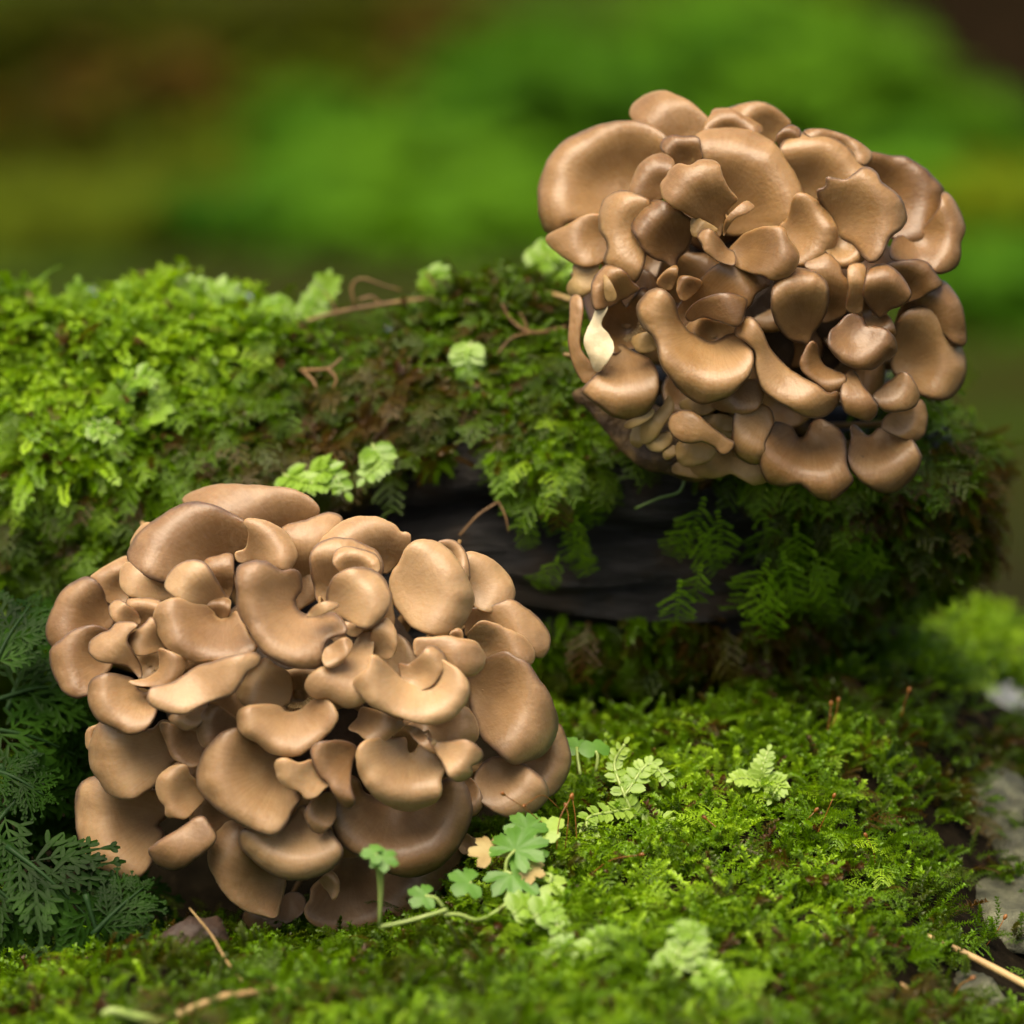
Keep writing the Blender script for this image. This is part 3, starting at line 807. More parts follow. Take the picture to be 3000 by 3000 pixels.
UPPER = [
('G',0,'230,1040 330,1120 430,1260 530,1390 640,1500 780,1590 920,1610 1060,1660 1200,1650 1250,1500 1100,1350 900,1200 700,1100 450,1000',(800,1150),{'mat':'rind','dip':0.4}),
('E',4,'105,900 110,780 150,680 200,590 300,480 420,410 560,360 700,340 830,345 950,400 1020,460 1040,510 1000,590 920,620 850,680 800,760 790,850 760,900 680,910 600,950 565,1000 560,1050 460,1040 380,1045 300,1055 230,1080 210,1130 160,1130 130,1050 110,980',(740,840),{'bulge':1.15}),
('E',3,'150,1215 230,1175 340,1120 440,1060 560,1050 590,1100 610,1200 625,1300 570,1380 480,1427 400,1427 300,1370 220,1300',(640,1230),{'dip':0.6}),
('E',1,'790,270 810,210 870,160 950,125 1040,118 1110,160 1200,200 1280,270 1355,340 1340,440 1260,490 1150,490 1050,470 960,410 880,350 820,320',(1240,540),{'dip':0.6}),
('E',4,'1010,530 1030,480 1090,455 1180,460 1270,465 1290,540 1310,610 1270,660 1180,670 1100,655 1050,590',(1200,680),{}),
('E',1,'1340,380 1390,290 1420,250 1530,250 1600,290 1690,340 1760,400 1680,440 1560,460 1440,460 1330,460',(1500,520),{}),
('E',0,'1510,255 1640,215 1760,205 1870,250 1930,300 1975,345 1950,410 1900,470 1800,470 1720,420 1600,340',(1850,480),{}),
('E',4,'1260,540 1270,470 1350,410 1500,388 1650,400 1780,450 1880,550 1970,690 2030,820 2040,920 2000,1040 1940,1100 1850,1130 1700,1140 1560,1135 1500,1080 1460,1000 1420,890 1370,780 1320,680 1285,610',(1440,1080),{}),
('E',8,'1000,800 1050,740 1070,690 1140,650 1220,670 1290,625 1380,620 1440,660 1465,740 1510,820 1590,900 1560,940 1500,1000 1480,1080 1470,1180 1440,1210 1400,1140 1300,1080 1200,1030 1100,990 1030,940 1005,870',(1460,1150),{}),
('E',9,'1465,1170 1490,1080 1560,1000 1640,945 1690,970 1700,1000 1650,1040 1560,1080 1510,1140 1475,1215',(1480,1200),{}),
('E',5,'770,870 800,780 840,690 890,640 960,600 1030,595 1080,650 1080,760 1040,860 1000,910 920,930 840,925',(1020,920),{'dip':0.5}),
('E',6,'780,1150 800,1070 850,1000 930,930 1000,930 1080,970 1180,1020 1255,1080 1250,1180 1210,1290 1130,1360 1095,1445 1000,1390 920,1360 860,1300 820,1220',(1170,1320),{}),
('E',5,'570,980 600,920 680,878 760,885 850,920 900,960 870,1040 850,1120 850,1220 860,1320 840,1440 790,1540 700,1500 600,1420 590,1380 610,1300 590,1220 550,1120',(900,1200),{'bulge':1.2,'dip':0.5}),
('E',6,'1275,1210 1320,1160 1380,1165 1440,1230 1500,1300 1555,1330 1560,1430 1480,1425 1400,1385 1330,1330 1305,1270',(1560,1300),{}),
('E',5,'1240,1075 1330,1110 1420,1160 1340,1190 1270,1220 1230,1190',(1400,1200),{'mat':'cream','dip':0.2}),
('E',7,'1530,1320 1590,1240 1660,1170 1750,1135 1850,1130 1930,1145 1970,1230 2020,1290 2045,1360 2020,1440 1950,1510 1860,1535 1780,1500 1700,1490 1600,1450 1540,1430',(1540,1270),{}),
('E',4,'1120,1780 1170,1690 1280,1590 1370,1490 1480,1430 1580,1440 1680,1480 1760,1530 1825,1550 1760,1590 1690,1640 1660,1720 1600,1760 1480,1760 1380,1790 1310,1820 1220,1870 1140,1890',(1230,1800),{}),
('E',6,'1190,1800 1240,1720 1340,1670 1450,1645 1560,1655 1645,1690 1640,1760 1600,1880 1540,1890 1440,1850 1330,1810 1240,1840',(1220,1850),{}),
('E',4,'970,1560 1010,1500 1070,1455 1115,1445 1110,1530 1075,1605 1010,1600',(1060,1600),{}),
('E',4,'1130,1560 1150,1520 1230,1525 1300,1555 1265,1615 1170,1692 1125,1640',(1250,1650),{}),
('E',6,'470,1620 490,1530 560,1440 620,1428 720,1470 780,1540 845,1597 760,1640 680,1690 600,1740 510,1765 478,1720',(740,1700),{}),
('E',2,'295,1600 340,1520 350,1420 510,1420 500,1560 430,1650 340,1665',(480,1500),{'mat':'cream','dip':0.3}),
('G',6,'280,1000 390,880 440,780 490,690 560,655 640,710 740,760 825,815 855,930 850,1030 800,1130 720,1200 620,1220 500,1195 400,1110 320,1050',(620,640),{}),
('G',4,'385,510 410,430 450,330 520,290 570,350 620,370 680,310 750,235 780,330 780,450 790,560 740,640 660,690 580,690 500,720 440,600',(640,540),{'dip':1.4}),
('G',5,'296,625 322,548 362,468 398,372 436,322 450,400 410,470 402,530 450,585 505,690 462,780 388,862 340,765 306,695',(470,600),{'mat':'white_flesh','dip':0.2,'bulge':0.35}),
('G',6,'438,140 485,190 535,300 500,340 450,330 438,240',(500,340),{'mat':'cream','dip':0.3}),
('G',8,'690,370 720,300 790,240 870,230 950,290 980,380 1000,450 1060,540 1140,590 1230,640 1300,650 1380,610 1450,570 1530,600 1580,680 1595,770 1560,880 1500,970 1400,1050 1300,1095 1200,1110 1100,1070 1000,980 910,880 860,780 830,660 790,580 720,500',(1280,530),{'bulge':1.2}),
('G',4,'1070,540 1160,460 1300,490 1450,520 1490,600 1400,670 1240,690 1110,640',(1290,600),{'dip':1.2}),
('G',4,'655,630 720,588 800,580 850,640 810,710 700,715',(820,680),{'mat':'cream','dip':0.3}),
('H',6,'15,580 60,480 140,465 210,560 260,680 340,780 430,860 520,920 640,980 720,1040 790,1020 802,1090 740,1180 640,1215 540,1200 430,1150 320,1090 230,1020 180,930 160,830 160,720 90,640',(420,800),{'bulge':1.3,'dip':0.5}),
('G',4,'190,330 220,298 260,320 272,420 252,560 250,680 290,760 370,830 400,900 300,965 245,900 200,780 175,640 185,480',(330,900),{'bulge':1.2,'dip':0.3}),
('G',6,'930,1240 960,1190 1030,1165 1110,1175 1180,1230 1280,1310 1380,1370 1430,1400 1400,1470 1320,1505 1260,1440 1180,1400 1080,1410 1000,1390 940,1320',(1400,1440),{'bulge':1.3,'dip':0.4}),
('G',3,'720,1330 740,1260 840,1180 900,1120 930,1050 960,1150 890,1260 810,1380 740,1405',(920,1080),{'mat':'cream','dip':0.3}),
('G',4,'1000,1420 1150,1400 1280,1450 1240,1540 1120,1578 1020,1555',(1200,1440),{'mat':'cream','dip':0.2,'bulge':1.3}),
('G',3,'765,1400 850,1345 935,1330 950,1400 865,1470 790,1455',(900,1380),{'mat':'cream','dip':0.2}),
('G',3,'885,1480 960,1425 978,1490 912,1535',(950,1440),{'mat':'cream','dip':0.2}),
('G',4,'600,1265 720,1185 810,1155 790,1220 640,1295',(790,1190),{'mat':'cream','dip':0.2}),
('G',2,'640,1400 660,1290 720,1280 740,1380 700,1440',(700,1320),{'mat':'cream','dip':0.2}),
('G',2,'1020,1110 1150,1070 1300,1120 1220,1190 1080,1185',(1260,1100),{'mat':'cream','dip':0.2}),
('G',2,'1190,1230 1300,1200 1410,1230 1400,1330 1300,1310',(1400,1260),{'mat':'cream','dip':0.2}),
('G',2,'1280,1280 1390,1270 1420,1370 1330,1360',(1400,1300),{'mat':'cream','dip':0.2}),
('H',5,'5,1370 10,1250 30,1150 150,1110 280,1160 300,1260 260,1340 220,1420 230,1520 160,1552 60,1510 20,1450',(240,1180),{'dip':0.5}),
('G',4,'1260,1110 1400,1030 1520,940 1620,950 1645,1040 1595,1140 1500,1178 1380,1165',(1560,960),{'dip':0.5}),
('G',2,'1200,1490 1420,1450 1620,1540 1690,1660 1590,1712 1520,1692 1400,1640 1280,1662 1150,1640 1080,1560',(1440,1500),{'mat':'cream','dip':0.3}),
('G',2,'1000,1560 1120,1560 1220,1600 1180,1670 1060,1660 960,1620',(1100,1580),{'mat':'stem','dip':0.2}),
('H',7,'185,1410 210,1330 260,1275 340,1260 420,1285 470,1350 490,1400 560,1390 600,1330 640,1250 720,1230 810,1280 870,1350 880,1450 870,1560 900,1650 920,1690 860,1760 800,1810 740,1845 640,1810 560,1750 500,1720 380,1735 280,1700 220,1610 215,1530',(610,1230),{}),
('H',8,'860,1480 880,1380 880,1290 910,1262 970,1310 1030,1370 1090,1350 1130,1300 1220,1285 1320,1320 1390,1390 1440,1480 1450,1540 1420,1630 1350,1720 1260,1780 1160,1790 1040,1750 950,1690 890,1620 865,1550',(1080,1280),{}),
('H',5,'1120,1290 1200,1190 1320,1160 1410,1095 1455,1150 1465,1250 1440,1330 1390,1380 1300,1370 1200,1340',(1180,1200),{'dip':0.6}),
('H',7,'840,900 900,860 950,905 990,990 1050,1070 1095,1140 1070,1210 1020,1240 930,1215 850,1180 820,1120 805,1040 825,960',(890,840),{'dip':0.6,'bulge':1.2}),
('H',6,'1050,1060 1130,1000 1210,940 1290,870 1350,910 1400,1000 1415,1070 1380,1130 1310,1160 1190,1178 1110,1150 1080,1110',(1130,920),{'dip':0.6}),
('H',5,'1270,850 1260,700 1260,560 1310,450 1400,395 1500,390 1600,440 1690,530 1750,650 1785,790 1770,900 1720,990 1640,1045 1550,1050 1460,1010 1390,960 1320,900',(1280,800),{}),
('H',3,'1240,520 1290,380 1400,270 1520,210 1600,200 1680,290 1730,400 1758,520 1760,640 1690,640 1600,560 1500,520 1380,520 1290,560',(1290,560),{}),
('H',8,'705,640 720,560 780,500 850,420 930,400 1010,440 1040,510 1100,510 1190,540 1250,600 1275,670 1250,740 1160,800 1080,850 960,855 850,820 770,760 720,700',(930,520),{'dip':0.8}),
('H',7,'290,330 300,240 350,150 420,90 500,68 580,90 650,110 710,180 735,280 730,370 690,460 640,540 610,620 580,655 520,640 440,610 370,560 320,470 295,400',(600,600),{}),
('H',6,'500,800 530,720 580,640 630,660 650,760 700,830 780,870 850,900 850,960 800,1020 740,1050 680,1000 600,940 530,880',(720,780),{'bulge':1.2}),
('H',7,'980,270 1000,170 1040,90 1130,55 1200,70 1280,140 1340,230 1352,290 1300,350 1230,370 1180,410 1140,440 1080,390 1010,330',(1110,470),{}),
('H',4,'970,300 1050,320 1140,400 1190,480 1220,580 1150,560 1050,560 1000,490 975,400',(1060,420),{}),
('H',4,'1160,70 1290,40 1420,35 1490,80 1560,170 1585,195 1490,250 1400,310 1330,320 1250,200 1190,120',(1280,280),{}),
('H',4,'550,60 680,-30 780,60 810,150 870,200 885,300 860,400 780,460 690,480 680,420 690,320 680,220 650,150 600,110',(720,460),{}),
('H',5,'870,100 930,60 995,80 980,180 985,320 970,410 855,390 875,250',(930,420),{}),
('F',3,'255,330 290,270 380,220 500,230 620,260 720,320 800,390 870,460 880,520 780,590 700,620 620,640 560,680 480,690 400,700 350,620 320,480 280,390',(440,680),{}),
('F',2,'200,260 250,200 310,168 375,205 340,290 280,340 230,340',(270,350),{}),
('F',8,'510,620 580,590 595,525 650,535 740,545 800,510 870,465 940,460 990,510 1010,570 1080,620 1160,690 1210,780 1220,850 1170,930 1100,990 1060,1060 1020,1150 970,1200 910,1195 860,1120 820,1060 740,1030 660,990 640,900 600,780 540,700',(640,920),{}),
('F',5,'560,1080 620,1000 740,1020 860,1060 890,1140 800,1210 700,1235 630,1180',(700,1050),{}),
('F',3,'800,420 850,360 950,370 1080,390 1190,405 1290,460 1380,530 1450,610 1490,700 1480,780 1420,860 1370,930 1310,1010 1200,1030 1100,1000 1060,900 1000,760 920,620 850,520',(960,720),{}),
('F',4,'1060,1170 1080,1070 1120,1020 1220,1010 1310,990 1370,920 1430,840 1470,760 1490,670 1550,730 1600,820 1635,930 1610,1000 1590,1040 1590,1140 1560,1210 1480,1260 1400,1265 1340,1200 1200,1190',(1240,1000),{'bulge':1.1}),
('F',5,'255,910 330,850 365,690 430,690 510,740 590,820 630,900 650,990 620,1080 560,1150 460,1200 380,1210 330,1140 300,1050 270,990',(270,960),{}),
('F',2,'410,215 540,205 660,230 760,270 860,330 910,380 860,460 760,420 620,340 500,280',(620,420),{}),
]

def parse(s):
    return np.array([[float(c) for c in p.split(',')] for p in s.split()])

def closed_curve(P, n):
    """closed Catmull-Rom through P, resampled evenly"""
    m = len(P)
    dense = []
    for i in range(m):
        a, b, c, d = P[i - 1], P[i], P[(i + 1) % m], P[(i + 2) % m]
        for f in np.linspace(0, 1, 12, endpoint=False):
            dense.append(0.5 * (2 * b + (c - a) * f + (2 * a - 5 * b + 4 * c - d) * f * f + (3 * b - a - 3 * c + d) * f ** 3))
    dense = np.array(dense)
    for _ in range(3):
        dense = 0.5 * dense + 0.25 * (np.roll(dense, 1, 0) + np.roll(dense, -1, 0))
    seg = np.linalg.norm(np.roll(dense, -1, 0) - dense, axis=1)
    L = np.concatenate([[0], np.cumsum(seg)])
    q = np.linspace(0, L[-1], n, endpoint=False)
    ext = np.vstack([dense, dense[:1]])
    return np.stack([np.interp(q, L, ext[:, k]) for k in (0, 1)], 1)

def poly_area(P):
    x, y = P[:, 0], P[:, 1]
    return 0.5 * np.sum(x * np.roll(y, -1) - np.roll(x, -1) * y)

def centroid(P):
    x, y = P[:, 0], P[:, 1]
    c = x * np.roll(y, -1) - np.roll(x, -1) * y
    A = c.sum() / 2
    return np.array([((x + np.roll(x, -1)) * c).sum(), ((y + np.roll(y, -1)) * c).sum()]) / (6 * A)

def star_centre(P):
    """point nearest the centroid from which the whole outline can be seen"""
    c0 = centroid(P)
    lo, hi = P.min(0), P.max(0)
    best, bs = c0, -1e9
    E = np.roll(P, -1, 0) - P
    En = np.linalg.norm(E, axis=1) + 1e-9
    sgn = np.sign(poly_area(P))
    size = np.linalg.norm(hi - lo)
    for gx in np.linspace(lo[0], hi[0], 17):
        for gy in np.linspace(lo[1], hi[1], 17):
            g = np.array([gx, gy])
            w = g - P
            d = sgn * (E[:, 0] * w[:, 1] - E[:, 1] * w[:, 0]) / En
            sc = np.minimum(d.min(), 0.05 * size) * 4 - 0.35 * np.linalg.norm(g - c0)
            if sc > bs: best, bs = g, sc
    return best

NT = 84

def fill_outline(P, w, rnd):
    """points and triangles filling the outline, finer towards the margin; first NT points are the outline"""
    t = np.roll(P, -1, 0) - np.roll(P, 1, 0)
    t /= np.linalg.norm(t, axis=1)[:, None] + 1e-9
    nin = np.stack([-t[:, 1], t[:, 0]], 1)               # inward for a counter-clockwise outline
    def dist(Q):
        a, b = P[None], np.roll(P, -1, 0)[None]
        ab = b - a
        f = np.clip(((Q[:, None] - a) * ab).sum(2) / ((ab ** 2).sum(2) + 1e-12), 0, 1)
        return np.linalg.norm(Q[:, None] - a - f[..., None] * ab, axis=2).min(1)
    def inside(Q):
        x, y = Q[:, 0:1], Q[:, 1:2]
        x1, y1 = P[None, :, 0], P[None, :, 1]
        x2, y2 = np.roll(P[:, 0], -1)[None], np.roll(P[:, 1], -1)[None]
        c = ((y1 > y) != (y2 > y)) & (x < (x2 - x1) * (y - y1) / (y2 - y1 + 1e-12) + x1)
        return c.sum(1) % 2 == 1
    pts = [P]
    for k, dl in enumerate((.025, .07, .14, .24, .36)):
        q = P + nin * (dl * w)
        if k > 1: q = q[(k % 2)::2]
        ok = inside(q) & (dist(q) > .86 * dl * w)
        pts.append(q[ok])
    h = .17 * w
    lo, hi = P.min(0), P.max(0)
    g = []
    r = 0
    y = lo[1]
    while y < hi[1]:
        x = lo[0] + (h / 2 if r % 2 else 0)
        while x < hi[0]:
            g.append((x, y)); x += h
        y += h * .866; r += 1
    g = np.array(g)
    g = g[inside(g)]
    if len(g):
        g = g[dist(g) > .45 * w]
        if len(g): pts.append(g)
    A = np.vstack(pts)
    sc = 1.0 / w
    vo, eo, fo, ov, oe, of = delaunay_2d_cdt([Vector((q[0] * sc, q[1] * sc)) for q in A], [], [list(range(NT))], 1, 1e-5)
    back = [o[0] if o else -1 for o in ov]
    T = [tuple(back[i] for i in f) for f in fo]
    T = np.array([f for f in T if len(f) == 3 and min(f) >= 0])
    return A, T, dist(A), nin

def poisson(A, T, nb):
    """solve lap(u) = -1 with u = 0 on the first nb points (cotangent weights)"""
    n = len(A)
    K = np.zeros((n, n)); m = np.zeros(n)
    p0, p1, p2 = A[T[:, 0]], A[T[:, 1]], A[T[:, 2]]
    ar = 0.5 * np.abs((p1 - p0)[:, 0] * (p2 - p0)[:, 1] - (p1 - p0)[:, 1] * (p2 - p0)[:, 0]) + 1e-12
    for a, b, c in ((0, 1, 2), (1, 2, 0), (2, 0, 1)):
        pa, pb, pc = A[T[:, a]], A[T[:, b]], A[T[:, c]]
        cot = ((pa - pc) * (pb - pc)).sum(1) / (2 * ar)
        np.add.at(K, (T[:, a], T[:, b]), -.5 * cot); np.add.at(K, (T[:, b], T[:, a]), -.5 * cot)
        np.add.at(K, (T[:, a], T[:, a]), .5 * cot); np.add.at(K, (T[:, b], T[:, b]), .5 * cot)
        np.add.at(m, T[:, a], ar / 3)
    I = np.arange(nb, n)
    Ki = K[np.ix_(I, I)] + np.eye(len(I)) * 1e-9
    u = np.zeros(n)
    u[I] = np.linalg.solve(Ki, m[I])
    return np.maximum(u, 0)

def crosses(P):
    """does the closed outline cut itself?"""
    a, b = P, np.roll(P, -1, 0)
    def side(o, d, q):
        return (d[:, None, 0] - o[:, None, 0]) * (q[None, :, 1] - o[:, None, 1]) - (d[:, None, 1] - o[:, None, 1]) * (q[None, :, 0] - o[:, None, 0])
    s1, s2 = side(a, b, a), side(a, b, b)
    hit = (s1 * s2 < 0) & ((s1 * s2).T < 0)
    n = len(P)
    i = np.arange(n)
    for k in (0, 1, n - 1): hit[i, (i + k) % n] = False
    return bool(hit.any())

def build_cap(spec, cl, parent, mat_default, seed):
    view, layer, outline, fun, op = spec
    rnd = random.Random(seed)
    so = rnd.uniform(0, 90)
    ox, oy, sc = VIEW[view]
    pxl = lambda P: np.array(P, float) * sc + np.array([ox, oy])
    P = closed_curve(pxl(parse(outline)), NT)
    if poly_area(P) < 0: P = P[::-1]
    C = pxl(fun)
    cen = centroid(P)
    area, per = abs(poly_area(P)), np.linalg.norm(np.roll(P, -1, 0) - P, axis=1).sum()
    w = 2 * area / per                                   # half width in picture units
    # the side towards the funnel runs on under its neighbours, the rest laps over them a little
    dc = np.linalg.norm(P - C, axis=1)
    near = np.exp(-(dc / (1.1 * w)) ** 2)
    P = P + (C - P) * (.24 * near)[:, None]
    tt = np.roll(P, -1, 0) - np.roll(P, 1, 0)
    tt /= np.linalg.norm(tt, axis=1)[:, None] + 1e-9
    P2 = P + np.stack([tt[:, 1], -tt[:, 0]], 1) * ((cl['lap'] if layer < 6 else .05 if layer < 8 else .02) * w)
    P2 = closed_curve(P2, NT)
    P = P if crosses(P2) else P2
    # slightly wavy margin
    dv = P - cen
    dv /= np.linalg.norm(dv, axis=1)[:, None] + 1e-9
    q = np.array([.035 * w * n3(p[0] / w * 2.2 + so, p[1] / w * 2.2, so) + .014 * w * n3(p[0] / w * 7 + so, p[1] / w * 7, so) for p in P])
    P = P + dv * q[:, None]
    A, T, dist, nin = fill_outline(P, w, rnd)
    u = poisson(A, T, NT) * 4 / w ** 2
    # where it stands in the clump
    nx, ny = (cen[0] - cl['c'][0]) / cl['r'][0], (cen[1] - cl['c'][1]) / cl['r'][1]
    rho2 = min(0.92, nx * nx + ny * ny)
    dome = math.sqrt(1 - rho2)
    d0 = cl['d'] - cl['rz'] * dome - layer * cl['step']
    k = kpx(d0)
    tl = op.get('tilt', 0.55)
    tx = tl * cl['rz'] / (cl['r'][0] * k) * nx / max(dome, 0.55)
    ty = tl * cl['rz'] / (cl['r'][1] * k) * ny / max(dome, 0.55)
    if ny > 0: ty *= .35                                 # the lowest caps turn up to the light
    wm = w * k
    B = 0.30 * wm * op.get('bulge', 1.0)
    dmax = np.linalg.norm(P - C, axis=1).max()
    RO = 1.0 * wm * op.get('roll', 1.0)
    Dp = 2.15 * wm * op.get('dip', 1.0)
    sig = 1.55 * w
    O = pt(cen[0], cen[1], d0)
    loc = O - parent.location
    def place(p, h):
        h = h - tx * (p[0] - cen[0]) * k - ty * (p[1] - cen[1]) * k
        return RT * ((p[0] - cen[0]) * k) + UP * ((cen[1] - p[1]) * k) - FWD * h
    def relief(p):
        g = math.exp(-(((p[0] - C[0]) ** 2 + (p[1] - C[1]) ** 2) / sig ** 2))
        far = max(0.0, math.hypot(p[0] - C[0], p[1] - C[1]) / dmax - .45) / .55
        an = math.atan2(p[1] - C[1], p[0] - C[0])
        wav = 1 + .6 * n3(math.cos(an) * 1.7 + so, math.sin(an) * 1.7, so) + .16 * n3(math.cos(an) * 4.5 + so, math.sin(an) * 4.5, so)
        g = g + RO / Dp * wav * far ** 2.4
        f = .13 * wm * fbm(p[0] / (w * 1.4) + so, p[1] / (w * 1.4), so, 2)
        return -Dp * g + f
    V, E, AX, AY = [], [], [], []
    lob = rnd.randint(7, 13)
    for p, uu, ds in zip(A, u, dist):
        prof = min(uu, 1.6) ** 0.36
        s = max(0.0, 1 - ds / (.9 * w))
        ang = math.atan2(p[1] - C[1], p[0] - C[0])
        rip = .035 * wm * n3(ang * 3.2 + so, so, .3) * s ** 2
        V.append(place(p, B * prof + relief(p) + rip))
        E.append(s); AX.append(math.cos(ang)); AY.append(math.sin(ang))
    F = [tuple(f[::-1]) for f in T]
    # margin turned under: a lip with thickness
    thick = min(0.0018, 0.25 * wm)
    prev = list(range(NT))
    for kx, (ins, dh) in enumerate(((.012, .45), (.05, .9), (.14, 1.2))):
        st = len(V)
        for j in range(NT):
            p = P[j] + nin[j] * (ins * w)
            V.append(place(p, relief(P[j]) - thick * dh))
            E.append(.9 - .15 * kx); AX.append(AX[j]); AY.append(AY[j])
        for j in range(NT):
            j2 = (j + 1) % NT
            F.append((prev[j], prev[j2], st + j2, st + j))
        prev = list(range(st, st + NT))
    me = mesh_data('cap', V, F, M[op.get('mat', mat_default)], True, {'edge': E, 'fx': AX, 'fy': AY})
    cap = obj('cap', me, parent, loc)
    cap['tone'] = rnd.random()
    # gills: pleated underside running from the lip down to the stem
    hub = star_centre(P)
    hub = hub * .75 + np.clip(C, P.min(0), P.max(0)) * .25
    GV, GF = [], []
    lev = [(.10, 1.0, 0.0), (.28, 1.0, .35), (.40, .8, .9), (.40, .4, 1.5), (.40, .0, 2.1)]
    r_st = 0.24 * w
    for i, (ins, keep, dep) in enumerate(lev):
        for j in range(NT):
            own = P[j] + nin[j] * (ins * w)
            th = hub + (P[j] - hub) / (np.linalg.norm(P[j] - hub) + 1e-6) * r_st
            p = own * keep + th * (1 - keep)
            pl = (0.06 if j % 2 else -0.02) * wm * (1 if 0 < i < 4 else 0)
            hb = relief(P[j]) * (1 - min(1, dep)) + (-Dp * 0.5) * min(1, dep)
            GV.append(place(p, hb - thick * 1.15 - 0.55 * wm * dep - pl))
    for i in range(len(lev) - 1):
        for j in range(NT):
            a, b = i * NT + j, i * NT + (j + 1) % NT
            GF.append((a, b, b + NT, a + NT))
    obj('gills', mesh_data('gills', GV, GF, M['gill'], False), cap)
    # stem: from the gills into the shared base
    ring = GV[-NT:]
    s0 = sum(ring, Vector()) / NT
    root = cl['root'] + Vector((rnd.uniform(-1, 1), rnd.uniform(-.5, .5), rnd.uniform(-1, 1))) * 0.012 - O
    mid = s0 + FWD * (0.4 * (root - s0).length)
    path = bez([s0 - FWD * (0.3 * wm), s0, mid, root], 7)
    rs = r_st * k
    sv, sf = tube(path, [rs * x for x in (.9, .95, .85, .8, .78, .8, .9)], 12)
    obj('stem', mesh_data('stem', sv, sf, M['stem']), cap)
    return cap

def build_cluster(name, data, cl, mat, label, seed):
    base = empty(name, cl['base'])
    props(base, label, 'mushroom')
    rf_ = random.Random(seed)
    fill = []
    for i in range(cl['fill']):                    # half hidden young caps deeper in the clump
        a, r = i * 2.4, math.sqrt((i + .5) / cl['fill']) * .60
        x, y = cl['c'][0] + math.cos(a) * r * cl['r'][0], cl['c'][1] + math.sin(a) * r * cl['r'][1]
        s = rf_.uniform(75, 115)
        o = ' '.join('%.1f,%.1f' % (x + math.cos(q) * s * rf_.uniform(.75, 1.15), y + math.sin(q) * s * rf_.uniform(.7, 1.1)) for q in [k * .698 for k in range(9)])
        fill.append(('P', -1.5 + rf_.uniform(-1, 1), o, (x + rf_.uniform(-1, 1) * s, y + rf_.uniform(-1, 1) * s), {}))
    for i, spec in enumerate(fill + data):
        build_cap(spec, cl, base, mat, seed + i * 7)
    # shared knobbly base the stems grow from
    V, F = [], []
    nu, nv = 40, 24
    cx, cy = cl['c']
    d = cl['d'] - cl['rz'] * 0.05
    k = kpx(d)
    O = pt(cx, cy, d)
    for i in range(nv + 1):
        a = math.pi * i / nv
        for j in range(nu):
            b = 2 * math.pi * j / nu
            v = Vector((math.sin(a) * math.cos(b), math.sin(a) * math.sin(b), math.cos(a)))
            q = 1 + 0.18 * fbm(v.x * 3 + seed, v.y * 3, v.z * 3, 3)
            V.append(RT * (v.x * cl['r'][0] * k * 0.50 * q) + UP * (v.y * cl['r'][1] * k * 0.50 * q) + FWD * (v.z * cl['rz'] * 0.6 * q))
    for i in range(nv):
        for j in range(nu):
            F.append((i * nu + j, i * nu + (j + 1) % nu, (i + 1) * nu + (j + 1) % nu, (i + 1) * nu + j))
    obj('base', mesh_data('base', V, F, M['base']), base, O - base.location)
    return base
CL_LOW = dict(c=(900, 2080), r=(800, 690), d=-0.032, rz=0.042, step=0.0042, lap=.10, fill=16, root=pt(980, 2250, -0.01), base=pt(950, 2660, -0.05))
CL_UP = dict(c=(2225, 870), r=(660, 640), d=-0.004, rz=0.038, step=0.0040, lap=.15, fill=18, root=pt(2150, 1200, 0.03), base=pt(2150, 1340, 0.01))
build_cluster('mushroom_cluster', LOWER, CL_LOW, 'cap_tan', 'large clump of pale tan mushrooms growing on the moss in front of the log', 100)
build_cluster('mushroom_cluster', UPPER, CL_UP, 'cap_brown', 'darker wet brown clump of mushrooms growing on top of the fallen log', 900)
# ------------------------------------------------------------------ the wood behind: low herbs, a trunk, stones
def far_leaf(name, c1, c2):
    return leaf_material(name, [(0.3, c1), (0.7, c2)], None, 0.7, 0.4, 0.04, 9)
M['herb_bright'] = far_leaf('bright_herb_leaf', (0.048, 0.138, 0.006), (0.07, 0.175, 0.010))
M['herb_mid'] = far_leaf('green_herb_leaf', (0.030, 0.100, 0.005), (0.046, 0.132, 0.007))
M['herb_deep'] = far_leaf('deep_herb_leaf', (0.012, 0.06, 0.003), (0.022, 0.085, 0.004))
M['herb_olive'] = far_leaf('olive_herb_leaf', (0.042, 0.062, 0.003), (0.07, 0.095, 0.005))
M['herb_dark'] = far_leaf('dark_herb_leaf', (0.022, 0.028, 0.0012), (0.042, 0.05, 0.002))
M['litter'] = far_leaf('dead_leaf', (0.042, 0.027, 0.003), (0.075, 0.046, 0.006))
M['herb_yellow'] = far_leaf('yellow_herb_leaf', (0.07, 0.105, 0.004), (0.11, 0.15, 0.006))
M['far_stem'] = simple('herb_stem', [(0.3, (0.03, 0.04, 0.01)), (0.7, (0.07, 0.08, 0.02))], 20, 0.6)
M['bark'] = simple('dark_bark', [(0.3, (0.006, 0.004, 0.002)), (0.7, (0.025, 0.015, 0.007))], 25, 0.9, 0.01, 60, spec=.04)

